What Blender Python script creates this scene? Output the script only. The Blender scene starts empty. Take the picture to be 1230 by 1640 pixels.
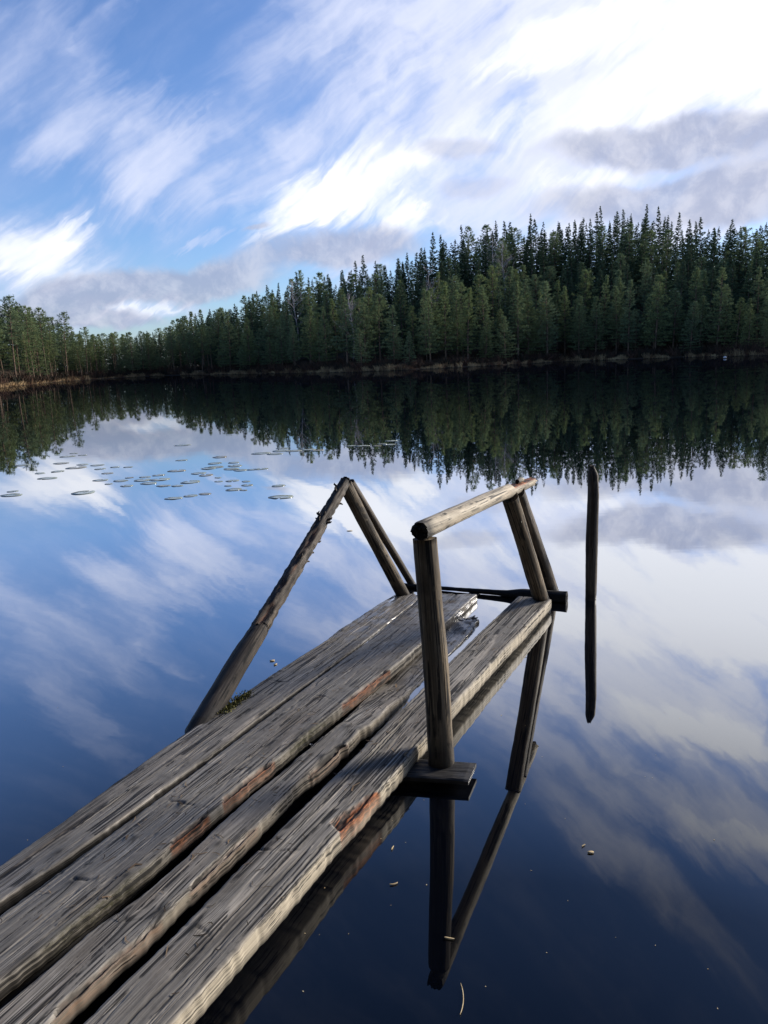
import bpy, math, random
import numpy as np
from mathutils import Vector

# ------------------------------------------------------------------ camera, world, sun, exposure
scene = bpy.context.scene
col = scene.collection
R_ = math.radians
H_EYE, FOC = 1.65, 1232.0
PITCH, ROLL = R_(11.4), R_(2.5)
F0 = np.array([0, math.cos(PITCH), -math.sin(PITCH)])
_r0 = np.array([1.0, 0, 0]); _u0 = np.cross(_r0, F0)
RT = _r0 * math.cos(ROLL) - _u0 * math.sin(ROLL)
UP = _r0 * math.sin(ROLL) + _u0 * math.cos(ROLL)

def ray(x, y):
    d = F0 + RT * (x - 615) / FOC - UP * (y - 820) / FOC
    return d / np.linalg.norm(d)
def at(x, y, z=0.0):                       # survey helper: photo pixel + known height -> world point
    d = ray(x, y)
    return np.array([0, 0, H_EYE]) + d * ((z - H_EYE) / d[2])
def azel(x, y, refl=False):
    d = ray(x, y)
    e = math.degrees(math.asin(d[2]))
    return math.degrees(math.atan2(d[0], d[1])), (-e if refl else e)

cam = bpy.data.cameras.new("camera")
camo = bpy.data.objects.new("camera", cam); col.objects.link(camo)
from mathutils import Matrix
M = Matrix(((RT[0], UP[0], -F0[0], 0), (RT[1], UP[1], -F0[1], 0), (RT[2], UP[2], -F0[2], H_EYE), (0, 0, 0, 1)))
camo.matrix_world = M
cam.sensor_fit = 'VERTICAL'; cam.sensor_height = 24.0; cam.lens = 24.0 * FOC / 1640.0
cam.clip_start = 0.05; cam.clip_end = 3000
scene.camera = camo
scene.view_settings.view_transform = 'Standard'
scene.view_settings.look = 'None'
scene.view_settings.exposure = 0.7
scene.view_settings.gamma = 1.0
SUN_AZ, SUN_EL, SUN_STR = 64.0, 20.0, 4.2
SKY_STR = 0.07

class NT:
    """small helper for wiring node trees"""
    def __init__(s, tree): s.t = tree; s.n = tree.nodes; s.l = tree.links
    def node(s, typ, **kw):
        n = s.n.new(typ)
        for k, v in kw.items(): setattr(n, k, v)
        return n
    def put(s, sock, v):
        if isinstance(v, bpy.types.NodeSocket): s.l.new(v, sock)
        elif v is not None: sock.default_value = v
    def math(s, op, a, b=None, c=None, clamp=False):
        n = s.node('ShaderNodeMath', operation=op, use_clamp=clamp)
        for i, v in enumerate((a, b, c)):
            if v is not None: s.put(n.inputs[i], v)
        return n.outputs[0]
    def vmath(s, op, a, b=None):
        n = s.node('ShaderNodeVectorMath', operation=op)
        s.put(n.inputs[0], a)
        if b is not None: s.put(n.inputs[3 if op == 'SCALE' else 1], b)
        return n.outputs[0]
    def noise(s, vec, scale=1.0, detail=4.0, rough=0.55, dist=0.0, out=0):
        n = s.node('ShaderNodeTexNoise')
        if vec is not None: s.put(n.inputs['Vector'], vec)
        n.inputs['Scale'].default_value = scale; n.inputs['Detail'].default_value = detail
        n.inputs['Roughness'].default_value = rough; n.inputs['Distortion'].default_value = dist
        return n.outputs[out]
    def remap(s, v, a, b, c=0.0, d=1.0, smooth=True):
        n = s.node('ShaderNodeMapRange', interpolation_type='SMOOTHSTEP' if smooth else 'LINEAR')
        s.put(n.inputs[0], v)
        for i, q in zip((1, 2, 3, 4), (a, b, c, d)): n.inputs[i].default_value = q
        return n.outputs[0]
    def mix(s, f, a, b, blend='MIX'):
        n = s.node('ShaderNodeMix', data_type='RGBA', blend_type=blend)
        s.put(n.inputs[0], f)
        for i, v in ((6, a), (7, b)):
            s.put(n.inputs[i], tuple(v) + (1.0,) if isinstance(v, (tuple, list)) and len(v) == 3 else v)
        return n.outputs[2]
    def mapping(s, vec, loc=(0, 0, 0), rot=0.0, scale=(1, 1, 1), typ='POINT'):
        n = s.node('ShaderNodeMapping', vector_type=typ)
        s.put(n.inputs[0], vec)
        n.inputs[1].default_value = loc; n.inputs[2].default_value = (0, 0, rot); n.inputs[3].default_value = scale
        return n.outputs[0]
    def ramp(s, v, stops):
        n = s.node('ShaderNodeValToRGB'); s.put(n.inputs[0], v)
        e = n.color_ramp.elements
        while len(e) < len(stops): e.new(0.5)
        for el, (p, c) in zip(e, stops): el.position = p; el.color = tuple(c) + (1.0,)
        return n.outputs[0]
    def attr(s, name, out='Fac'):
        n = s.node('ShaderNodeAttribute', attribute_name=name); return n.outputs[out]

def build_world():
    w = bpy.data.worlds.new("World"); scene.world = w; w.use_nodes = True
    t = NT(w.node_tree); t.n.clear()
    sky = t.node('ShaderNodeTexSky', sky_type='NISHITA', sun_disc=False)
    sky.sun_elevation = R_(SUN_EL); sky.sun_rotation = R_(SUN_AZ)
    sky.altitude = 100; sky.air_density = 1.0; sky.dust_density = 0.6; sky.ozone_density = 2.0
    tc = t.node('ShaderNodeTexCoord')
    sep = t.node('ShaderNodeSeparateXYZ'); t.l.new(tc.outputs['Generated'], sep.inputs[0])
    az = t.math('MULTIPLY', t.math('ARCTAN2', sep.outputs[0], sep.outputs[1]), 57.2958)
    el = t.math('MULTIPLY', t.math('ARCSINE', sep.outputs[2]), 57.2958)
    cmb = t.node('ShaderNodeCombineXYZ'); t.l.new(az, cmb.inputs[0]); t.l.new(el, cmb.inputs[1])
    P = cmb.outputs[0]
    def warp(P, scale, amp, detail):
        c = t.noise(P, scale, detail, 0.55, out=1)
        return t.vmath('ADD', P, t.vmath('SCALE', t.vmath('SUBTRACT', c, (0.5, 0.5, 0.5)), amp))
    Pw = warp(warp(P, 0.06, 4.0, 1.0), 0.30, 1.1, 3.0)      # wispy cirrus edges
    Pg = warp(warp(P, 0.10, 3.0, 1.0), 0.40, 1.6, 5.0)      # lumpy low clouds
    ca, sa = math.cos(R_(36)), math.sin(R_(36))
    f1 = t.noise(t.mapping(Pw, rot=R_(36), scale=(46, 1.5, 1), typ='TEXTURE'), 1.0, 5.0, 0.57)
    f2 = t.noise(t.mapping(Pw, rot=R_(36), scale=(9, 1.2, 1), typ='TEXTURE'), 1.0, 4.0, 0.6)
    def along(f, amp, d):
        return t.vmath('SCALE', d, t.math('MULTIPLY', t.math('SUBTRACT', f, 0.5), amp))
    Pf = t.vmath('ADD', t.vmath('ADD', Pw, along(f1, 10.0, (ca, sa, 0))), along(f2, 2.6, (-sa, ca, 0)))
    def field(P, items):
        tot = None
        for it in items:
            refl = len(it) == 7
            x0, y0, x1, y1, hw, a = it[:6]
            p, q = np.array(azel(x0, y0, refl)), np.array(azel(x1, y1, refl))
            c, d = (p + q) / 2, (q - p) / 2
            L = np.hypot(*d)
            W = hw / 21.5
            m = t.mapping(P, (c[0], c[1], 0), math.atan2(d[1], d[0]), ((L + W) * 1.25, W * 1.7, 50.0), 'TEXTURE')
            g = t.node('ShaderNodeTexGradient', gradient_type='SPHERICAL'); t.l.new(m, g.inputs[0])
            v = t.math('MULTIPLY', t.remap(g.outputs[1], 0.0, 0.75), a)
            tot = v if tot is None else t.math('ADD', tot, v)
        return tot
    veil = field(Pf, [
        (860, 290, 1400, 270, 75, 1.3), (680, 980, 1420, 1180, 120, .75, 1),
        (560, 280, 1250, 40, 170, .85), (640, 60, 1000, -140, 120, .7), (430, 110, 600, -60, 70, .42), (700, 330, 1150, 250, 70, .8),
        (430, 232, 575, 188, 24, .5), (1100, 120, 1500, 0, 150, .8), (10, 90, 250, 270, 60, .42), (180, 275, 470, 250, 48, .46), (90, 120, 200, 20, 16, .35),
        (-80, 420, 200, 410, 48, .7), (310, 400, 345, 390, 8, .5), (470, 425, 620, 415, 22, .5), (130, 505, 330, 490, 18, .9), (1050, 352, 1260, 345, 16, .8),
        (760, 900, 1300, 1020, 60, .7, 1), (830, 1060, 1320, 1240, 56, 1.5, 1), (940, 1240, 1320, 1410, 40, 1.4, 1), (840, 1240, 1200, 1600, 28, .8, 1), (860, 960, 1300, 1040, 40, .9, 1),
        (20, 1000, 220, 1250, 26, .28, 1), (60, 980, 480, 850, 45, .30, 1),
        (1400, 100, 2000, 150, 150, .8), (-700, 100, -100, 250, 120, .6)])
    core = field(Pf, [
        (770, 117, 1010, -5, 24, .85), (376, 374, 560, 275, 24, .75), (470, 320, 650, 230, 36, .9), (540, 330, 690, 290, 34, .7), (560, 200, 700, 110, 22, .4),
        (830, 302, 1025, 280, 20, .95), (1000, 170, 1320, 20, 58, .95), (1110, 130, 1330, 120, 55, .8), (780, 215, 1150, 135, 34, .6),
        (565, 362, 705, 345, 20, .85), (640, 270, 860, 180, 26, .45), (-80, 412, 170, 405, 28, .75), (60, 395, 158, 345, 9, .5), (150, 500, 310, 494, 9, .7),
        (860, 960, 1320, 1070, 30, .8, 1), (820, 1010, 1420, 1180, 75, .45, 1), (940, 1130, 1320, 1240, 26, .9, 1), (1040, 1310, 1320, 1400, 15, .6, 1)])
    st1 = t.noise(t.mapping(Pw, rot=R_(36), scale=(34, 3.0, 1), typ='TEXTURE'), 1.0, 4.0, 0.5)
    st2 = t.noise(t.mapping(Pw, rot=R_(30), scale=(22, 1.0, 1), typ='TEXTURE'), 1.0, 5.0, 0.6)
    st3 = t.noise(Pw, 0.22, 6.0, 0.6)
    streak = t.math('ADD', t.math('ADD', t.math('MULTIPLY', st1, 0.58), t.math('MULTIPLY', st2, 0.20)), t.math('MULTIPLY', st3, 0.22))
    vsum = t.math('ADD', t.math('MULTIPLY', veil, t.remap(streak, 0.33, 0.67, 0.18, 1.38)), t.math('MULTIPLY', t.remap(streak, 0.42, 0.72), 0.14))
    valpha = t.math('SUBTRACT', 1.0, t.math('EXPONENT', t.math('MULTIPLY', vsum, -1.35)))
    calpha = t.remap(t.math('MULTIPLY', core, t.remap(streak, 0.34, 0.66, 0.45, 1.3)), 0.03, 1.15, 0.0, 0.95)
    grey = field(Pg, [
        (840, 245, 1230, 212, 26, 1.0), (1060, 222, 1260, 215, 30, .6), (830, 340, 1330, 305, 30, 1.0), (1060, 310, 1330, 295, 30, .6),
        (1260, 250, 1700, 270, 50, .7), (645, 241, 800, 229, 17, .62), (700, 306, 828, 293, 17, .55), (410, 403, 695, 386, 22, 1.0),
        (20, 488, 200, 474, 28, 1.1), (140, 464, 460, 434, 26, 1.15), (60, 522, 270, 515, 12, 1.0),
        (390, 378, 440, 371, 5, .7), (-500, 480, 0, 500, 34, 1.0)])
    lump = t.noise(Pg, 0.55, 5.0, 0.6)
    galpha = t.remap(t.math('ADD', grey, t.math('MULTIPLY', t.math('SUBTRACT', lump, 0.5), 0.6)), 0.17, 0.98, 0.0, 0.78)
    blue = t.mix(1.0, sky.outputs[0], (0.98, 1.20, 1.66), 'MULTIPLY')
    lc = t.remap(lump, 0.35, 0.7)
    gcol = t.mix(lc, (3.4, 3.8, 5.3), (5.6, 5.8, 6.9))
    c = t.mix(valpha, blue, t.mix(valpha, (4.6, 5.4, 8.2), (7.6, 8.0, 9.6)))
    c = t.mix(calpha, c, (9.5, 9.7, 10.4))
    c = t.mix(galpha, c, gcol)
    bg = t.node('ShaderNodeBackground'); t.l.new(c, bg.inputs[0]); bg.inputs[1].default_value = SKY_STR
    out = t.node('ShaderNodeOutputWorld'); t.l.new(bg.outputs[0], out.inputs[0])
    w.cycles.sampling_method = 'MANUAL'; w.cycles.sample_map_resolution = 512
build_world()

sd = Vector((math.sin(R_(SUN_AZ)) * math.cos(R_(SUN_EL)), math.cos(R_(SUN_AZ)) * math.cos(R_(SUN_EL)), math.sin(R_(SUN_EL))))
sun = bpy.data.lights.new("sun", 'SUN'); sun.energy = SUN_STR; sun.angle = R_(14); sun.color = (1.0, 0.92, 0.81)
suno = bpy.data.objects.new("sun", sun); col.objects.link(suno)
suno.rotation_euler = (-sd).to_track_quat('-Z', 'Y').to_euler(); suno.location = (30, 10, 30)

# ------------------------------------------------------------------ helpers
rng = np.random.default_rng(7)
random.seed(7)

def _hash(ix, iy, iz, seed):
    h = (ix * 374761393 + iy * 668265263 + iz * 2147483647 + seed * 1274126177) & 0xFFFFFFFF
    h = ((h ^ (h >> 13)) * 1274126177) & 0xFFFFFFFF
    return ((h ^ (h >> 16)) & 0xFFFFFF) / float(0xFFFFFF)
def vnoise(x, y, z=0.0, seed=0):
    """value noise 0..1 on numpy arrays"""
    x, y, z = np.broadcast_arrays(np.asarray(x, float), np.asarray(y, float), np.asarray(z, float))
    i, j, k = np.floor(x).astype(np.int64), np.floor(y).astype(np.int64), np.floor(z).astype(np.int64)
    f = [v - np.floor(v) for v in (x, y, z)]
    u, v, w = [q * q * (3 - 2 * q) for q in f]
    r = 0
    for a in (0, 1):
        for b in (0, 1):
            for c in (0, 1):
                r = r + _hash(i + a, j + b, k + c, seed) * (u if a else 1 - u) * (v if b else 1 - v) * (w if c else 1 - w)
    return r
def fbm(x, y, z=0.0, seed=0, oct=4):
    s, a, t = 0, 0.5, 0
    for o in range(oct):
        s = s + a * vnoise(np.asarray(x) * 2 ** o, np.asarray(y) * 2 ** o, np.asarray(z) * 2 ** o, seed + o); t += a; a *= 0.5
    return s / t
def sstep(x, a, b):
    t = np.clip((np.asarray(x, float) - a) / (b - a), 0, 1); return t * t * (3 - 2 * t)

def mesh_obj(name, verts, faces, mat, parent=None, smooth=True, attrs=None):
    """faces: list of arrays (n,3) / (n,4)"""
    if not isinstance(faces, list): faces = [faces]
    me = bpy.data.meshes.new(name)
    verts = np.asarray(verts, np.float32)
    me.vertices.add(len(verts)); me.vertices.foreach_set('co', verts.ravel())
    loops = np.concatenate([np.asarray(f, np.int32).ravel() for f in faces])
    tot = np.concatenate([np.full(len(f), f.shape[1], np.int32) for f in faces])
    start = np.concatenate([[0], np.cumsum(tot)[:-1]]).astype(np.int32)
    me.loops.add(len(loops)); me.loops.foreach_set('vertex_index', loops)
    me.polygons.add(len(tot)); me.polygons.foreach_set('loop_start', start)
    me.polygons.foreach_set('use_smooth', np.full(len(tot), smooth, bool))
    for k, v in (attrs or {}).items():
        v = np.asarray(v, np.float32)
        a = me.attributes.new(k, 'FLOAT_VECTOR' if v.ndim == 2 else 'FLOAT', 'POINT')
        a.data.foreach_set('vector' if v.ndim == 2 else 'value', v.ravel())
    me.materials.append(mat)
    me.update(calc_edges=True); me.validate()
    o = bpy.data.objects.new(name, me); col.objects.link(o)
    if parent is not None: o.parent = parent
    return o
def empty(name, loc=(0, 0, 0), rz=0.0):
    o = bpy.data.objects.new(name, None); col.objects.link(o)
    o.location = loc; o.rotation_euler = (0, 0, rz); o.empty_display_size = 0.2
    return o
def tag(o, label=None, cat=None, group=None, kind=None):
    if label: o['label'] = label
    if cat: o['category'] = cat
    if group: o['group'] = group
    if kind: o['kind'] = kind
    return o

def new_mat(name):
    m = bpy.data.materials.new(name); m.use_nodes = True
    t = NT(m.node_tree); t.n.clear()
    out = t.node('ShaderNodeOutputMaterial')
    return m, t, out
def principled(t, out, color, rough=0.8, spec=0.3, normal=None):
    b = t.node('ShaderNodeBsdfPrincipled')
    t.put(b.inputs['Base Color'], tuple(color) + (1.0,) if isinstance(color, tuple) and len(color) == 3 else color)
    t.put(b.inputs['Roughness'], rough); t.put(b.inputs['Specular IOR Level'], spec)
    if normal is not None: t.l.new(normal, b.inputs['Normal'])
    t.l.new(b.outputs[0], out.inputs[0])
    return b

# ------------------------------------------------------------------ materials
def wood_mat(name, dark, light, tan, gscale=1.0, contrast=1.0):
    m, t, out = new_mat(name)
    g = t.attr('grain', 'Vector')
    def st(a, b): return t.vmath('MULTIPLY', g, (a * gscale, b, a * gscale))
    n1 = t.noise(st(200, 2.4), 1, 4, 0.68); n2 = t.noise(st(78, 1.3), 1, 5, 0.75)
    n3 = t.noise(st(9, 5.0), 1, 5, 0.6, 0.4); n4 = t.noise(st(380, 8), 1, 3, 0.7)
    nb = t.noise(st(75, 30), 1, 6, 0.72, 0.8)
    cr = t.math('ABSOLUTE', t.math('SUBTRACT', t.noise(st(30, 0.45), 1, 3, 0.5), 0.5))
    crack = t.math('MULTIPLY', t.remap(t.math('SUBTRACT', cr, t.math('MULTIPLY', n3, .03)), 0.004, 0.016, 1, 0), t.remap(n3, 0.42, 0.52))
    cr2 = t.math('ABSOLUTE', t.math('SUBTRACT', t.noise(t.vmath('ADD', st(120, 0.6), (7.7, 3.1, 1.7)), 1, 2, 0.5), 0.5))
    crack2 = t.math('MULTIPLY', t.remap(cr2, 0.015, 0.085, 1, 0), t.remap(n3, 0.38, 0.6, 0.0, 1.0))
    v = t.math('ADD', t.math('ADD', t.math('MULTIPLY', n1, .26), t.math('MULTIPLY', n2, .18)),
               t.math('ADD', t.math('MULTIPLY', n3, .38), t.math('MULTIPLY', n4, .16)))
    v = t.math('ADD', t.math('MULTIPLY', t.math('SUBTRACT', v, .5), 2.6 * contrast), .5)
    mid = tuple((a + b) * .42 for a, b in zip(dark, light))
    c = t.ramp(v, [(0.05, dark), (0.5, mid), (0.95, light)])
    hue = t.noise(st(14, 2.2), 1, 4, 0.55)
    c = t.mix(t.remap(hue, 0.45, 0.75, 0, .45), c, t.mix(1.0, c, (1.14, 1.01, 0.90), 'MULTIPLY'))
    damp = t.noise(st(7, 1.5), 1, 5, 0.6, 0.5)
    c = t.mix(t.remap(damp, 0.50, 0.66, 0, .62), c, t.mix(1.0, c, (0.40, 0.37, 0.34), 'MULTIPLY'))
    worn = t.noise(t.vmath('ADD', st(12, 1.6), (3.3, 9.1, 4.2)), 1, 5, 0.62, 0.3)
    c = t.mix(t.math('MULTIPLY', t.remap(worn, 0.54, 0.70, 0, .6), t.remap(n1, .3, .55)), c, t.mix(1.0, light + (1,), (1.1, 1.06, 1.0), 'MULTIPLY'))
    # weathered edge timber, rot, moss, knots, stains
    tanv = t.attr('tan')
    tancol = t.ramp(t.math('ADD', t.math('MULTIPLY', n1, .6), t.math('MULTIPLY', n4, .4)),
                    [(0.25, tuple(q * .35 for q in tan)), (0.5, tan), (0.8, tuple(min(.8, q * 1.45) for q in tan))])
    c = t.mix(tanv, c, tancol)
    stain = t.remap(nb, 0.58, 0.74, 0.0, 0.45)
    c = t.mix(t.math('MULTIPLY', stain, 0.8), c, (0.022, 0.020, 0.019))
    rotv = t.attr('rot')
    rn = t.noise(st(70, 14), 1, 5, 0.7)
    rotc = t.ramp(rn, [(0.28, (0.012, 0.008, 0.006)), (0.45, (0.10, 0.036, 0.016)), (0.60, (0.38, 0.125, 0.042)), (0.85, (0.56, 0.28, 0.13))])
    c = t.mix(rotv, c, rotc)
    mossv = t.math('MULTIPLY', t.attr('moss'), t.remap(nb, 0.36, 0.6))
    c = t.mix(mossv, c, t.ramp(n1, [(0.3, (0.018, 0.020, 0.006)), (0.8, (0.085, 0.078, 0.028))]))
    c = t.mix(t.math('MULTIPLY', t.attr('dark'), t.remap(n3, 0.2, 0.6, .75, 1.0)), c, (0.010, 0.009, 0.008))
    c = t.mix(t.math('MULTIPLY', crack, .9), c, (0.008, 0.007, 0.006))
    c = t.mix(t.math('MULTIPLY', crack2, .7), c, (0.012, 0.011, 0.010))
    wet = t.attr('wet')
    wetm = t.math('MULTIPLY', wet, t.remap(t.noise(st(11, 9), 1, 5, 0.62), 0.40, 0.56))
    c = t.mix(t.math('MULTIPLY', wet, .45), c, t.mix(1.0, c, (0.5, 0.5, 0.54), 'MULTIPLY'))
    rough = t.math('SUBTRACT', 0.72, t.math('MULTIPLY', wetm, 0.52))
    hgt = t.math('ADD', t.math('ADD', t.math('MULTIPLY', n1, .7), t.math('MULTIPLY', n4, .35)), t.math('MULTIPLY', t.math('MAXIMUM', crack, t.math('MULTIPLY', crack2, .6)), -0.9))
    hgt = t.math('ADD', hgt, t.math('MULTIPLY', rn, t.math('MULTIPLY', rotv, 2.0)))
    b = t.node('ShaderNodeBump'); t.l.new(hgt, b.inputs['Height']); b.inputs['Distance'].default_value = 0.004
    t.put(b.inputs['Strength'], t.math('SUBTRACT', 0.26, t.math('MULTIPLY', wetm, 0.22)))
    principled(t, out, c, rough, t.math('ADD', 0.25, t.math('MULTIPLY', wetm, .35)), b.outputs[0])
    return m
MAT_DECK = wood_mat("weathered_deck_wood", (0.026, 0.023, 0.020), (0.47, 0.43, 0.37), (0.45, 0.385, 0.28))
MAT_POST = wood_mat("post_wood", (0.020, 0.015, 0.010), (0.33, 0.255, 0.165), (0.5, 0.4, 0.27), 0.8)
MAT_RAIL = wood_mat("rail_wood", (0.13, 0.105, 0.075), (0.74, 0.65, 0.50), (0.5, 0.4, 0.27), 0.8)
MAT_BARK = wood_mat("old_bark_wood", (0.014, 0.011, 0.009), (0.22, 0.18, 0.14), (0.34, 0.2, 0.11), 0.7, 1.1)
MAT_WET = wood_mat("waterlogged_wood", (0.006, 0.006, 0.006), (0.055, 0.05, 0.047), (0.1, 0.08, 0.06), 0.8)

def water_mat():
    m, t, out = new_mat("lake_water")
    lw = t.node('ShaderNodeLayerWeight'); lw.inputs[0].default_value = 0.5
    facing = lw.outputs['Facing']                      # 0 looking straight down, 1 grazing
    ref = t.ramp(facing, [(0.0, (.02,) * 3), (0.28, (.038,) * 3), (0.40, (.085,) * 3), (0.50, (.23,) * 3), (0.58, (.43,) * 3), (0.68, (.64,) * 3), (0.80, (.82,) * 3), (0.88, (.76,) * 3), (0.93, (.58,) * 3), (1.0, (.46,) * 3)])
    geo = t.node('ShaderNodeNewGeometry')
    p = geo.outputs['Position']
    n1 = t.noise(t.vmath('MULTIPLY', p, (0.9, 2.2, 1)), 1, 3, 0.5)
    n2 = t.noise(t.vmath('MULTIPLY', p, (5, 9, 1)), 1, 2, 0.5)
    h = t.math('ADD', n1, t.math('MULTIPLY', n2, 0.12))
    b = t.node('ShaderNodeBump'); t.l.new(h, b.inputs['Height']); b.inputs['Distance'].default_value = 0.012; b.inputs['Strength'].default_value = 0.03
    gl = t.node('ShaderNodeBsdfGlossy'); gl.inputs['Roughness'].default_value = 0.012; gl.inputs['Color'].default_value = (0.97, 0.985, 1, 1)
    t.l.new(b.outputs[0], gl.inputs['Normal'])
    df = t.node('ShaderNodeBsdfDiffuse'); df.inputs[0].default_value = (0.0012, 0.0018, 0.0036, 1)
    mx = t.node('ShaderNodeMixShader'); t.l.new(ref, mx.inputs[0]); t.l.new(df.outputs[0], mx.inputs[1]); t.l.new(gl.outputs[0], mx.inputs[2])
    t.l.new(mx.outputs[0], out.inputs[0])
    return m
MAT_WATER = water_mat()

def leaf_mat(name, c1, c2, c3):
    m, t, out = new_mat(name)
    oi = t.node('ShaderNodeObjectInfo')
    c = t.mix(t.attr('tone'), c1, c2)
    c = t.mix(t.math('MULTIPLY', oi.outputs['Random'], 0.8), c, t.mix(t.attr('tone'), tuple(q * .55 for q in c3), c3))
    d = t.node('ShaderNodeBsdfDiffuse'); t.l.new(c, d.inputs[0])
    tr = t.node('ShaderNodeBsdfTranslucent'); t.l.new(c, tr.inputs[0])
    mx = t.node('ShaderNodeMixShader'); mx.inputs[0].default_value = 0.25
    t.l.new(d.outputs[0], mx.inputs[1]); t.l.new(tr.outputs[0], mx.inputs[2]); t.l.new(mx.outputs[0], out.inputs[0])
    return m
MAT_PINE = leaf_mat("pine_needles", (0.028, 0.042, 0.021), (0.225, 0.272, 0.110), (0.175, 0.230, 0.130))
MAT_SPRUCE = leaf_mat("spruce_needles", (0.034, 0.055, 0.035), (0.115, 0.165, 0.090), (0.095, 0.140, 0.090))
MAT_FAR = leaf_mat("far_needles", (0.018, 0.032, 0.021), (0.055, 0.085, 0.048), (0.050, 0.080, 0.052))
def flat_mat(name, a, b, scale, rough=0.85, attr=None):
    m, t, out = new_mat(name)
    if attr: f = t.attr(attr)
    else:
        tc = t.node('ShaderNodeTexCoord'); f = t.remap(t.noise(tc.outputs['Object'], scale, 5, .6), .3, .7)
    c = t.mix(f, a, b)
    if name == 'lily_pad_leaf':
        oi = t.node('ShaderNodeObjectInfo')
        c = t.mix(t.remap(oi.outputs['Random'], .55, 1.0, 0, .75), c, t.mix(f, (0.10, 0.065, 0.03), (0.24, 0.19, 0.10)))
    principled(t, out, c, rough, 0.7 if name == 'lily_pad_leaf' else 0.2)
    return m
MAT_TRUNK = flat_mat("pine_bark", (0.06, 0.045, 0.036), (0.21, 0.135, 0.085), 3.0)
MAT_STRUNK = flat_mat("spruce_bark", (0.045, 0.036, 0.03), (0.10, 0.08, 0.065), 3.0)
MAT_BIRCH = flat_mat("birch_bark", (0.20, 0.17, 0.165), (0.42, 0.38, 0.37), 2.0)
MAT_SEDGE = flat_mat("sedge", (0.085, 0.042, 0.024), (0.42, 0.29, 0.145), 1.0, attr='tone')
MAT_HEATH = flat_mat("heath", (0.018, 0.020, 0.012), (0.085, 0.042, 0.026), 1.0, attr='tone')
MAT_GROUND = flat_mat("forest_floor", (0.020, 0.016, 0.010), (0.060, 0.038, 0.022), 0.6)
MAT_PAD = flat_mat("lily_pad_leaf", (0.14, 0.17, 0.12), (0.30, 0.33, 0.27), 9.0, 0.17)
MAT_DRY = flat_mat("dry_leaf", (0.35, 0.25, 0.12), (0.6, 0.5, 0.32), 60.0)
MAT_NEEDLE = flat_mat("dry_needles", (0.02, 0.012, 0.008), (0.22, 0.15, 0.09), 1.0, attr='tone')
MAT_STONE = flat_mat("pale_stone", (0.35, 0.36, 0.38), (0.62, 0.63, 0.66), 4.0)
MAT_NAIL = flat_mat("grey_nail", (0.10, 0.10, 0.11), (0.3, 0.3, 0.32), 80.0, 0.45)
MAT_MOSS = flat_mat("moss", (0.04, 0.042, 0.012), (0.22, 0.20, 0.07), 1.0, attr='tone')

# ------------------------------------------------------------------ lake and land
SH = [at(x, y) for x, y in ((-150, 633), (0, 621), (100, 611), (175, 606), (250, 602), (400, 599), (560, 596), (660, 592), (800, 585), (900, 579), (1100, 572), (1230, 569), (1400, 562))]
SH_AZ = [math.degrees(math.atan2(p[0], p[1])) for p in SH]; SH_D = [math.hypot(p[0], p[1]) for p in SH]
KA = [-180, -120, -75, -45] + SH_AZ + [55, 80, 120, 180]
KD = [1.2, 2.0, 5.0, 60] + SH_D + [75, 30, 2.6, 1.2]
def shore(az): return np.interp(az, KA, KD) + (fbm(np.asarray(az) * 0.9, 3.3, seed=5) - .5) * 2.0 * np.clip(np.interp(az, KA, KD) / 60, 0, 1)
SKY_PX = [(0, 472), (18, 480), (60, 497), (100, 517), (135, 532), (200, 534), (240, 530), (270, 520), (300, 502), (350, 492), (400, 468), (440, 452), (470, 435), (520, 440), (580, 412), (600, 416), (650, 406), (690, 380), (740, 368), (790, 356), (850, 346), (900, 346), (970, 336), (1030, 330), (1080, 336), (1120, 346), (1160, 354), (1200, 350), (1230, 342), (1400, 330)]
_sk = [azel(*p) for p in SKY_PX]
SK_A = [a for a, e in _sk]; SK_E = [e for a, e in _sk]
def sky_tan(az): return np.tan(np.radians(np.interp(az, SK_A, SK_E)))
def crest(az):
    r = np.interp(az, KA, KD) + 42
    return np.clip(H_EYE + r * sky_tan(az) - np.interp(az, [-26, -12, -4, 8], [11.0, 11.5, 12.5, 13.0]), 0.7, 30)
def ground(az, d):
    c = crest(az)
    base = 0.14 + 0.6 * sstep(d, 0, 8)
    z = base + np.maximum(c - 0.8, 0) * sstep(d, 4, 46)
    z = np.where(d < 0, 0.14 * (1 + d / 0.6), z)
    return np.maximum(z, -1.5)

def build_land():
    az = np.concatenate([np.linspace(-180, -40, 57)[:-1], np.linspace(-40, 40, 321), np.linspace(40, 180, 57)[1:]])
    ds = np.array([-6, -0.6, -0.15, 0.0, 0.4, 1, 2, 4, 7, 11, 16, 22, 29, 37, 46, 60, 90, 140, 220, 400])
    A, Dd = np.meshgrid(az, ds, indexing='ij')
    rr = shore(A) + Dd
    rr = np.maximum(rr, 0.4)
    z = ground(A, Dd) + (fbm(A * 2.0, Dd * .5, seed=9) - .5) * .35 * sstep(Dd, .3, 4)
    x, y = rr * np.sin(np.radians(A)), rr * np.cos(np.radians(A))
    V = np.stack([x, y, z], -1).reshape(-1, 3)
    n, k = A.shape
    i, j = np.meshgrid(np.arange(n - 1), np.arange(k - 1), indexing='ij')
    a = (i * k + j).ravel()
    tag(mesh_obj('land', V, np.stack([a, a + 1, a + k + 1, a + k], 1), MAT_GROUND), kind='structure')
build_land()
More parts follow.
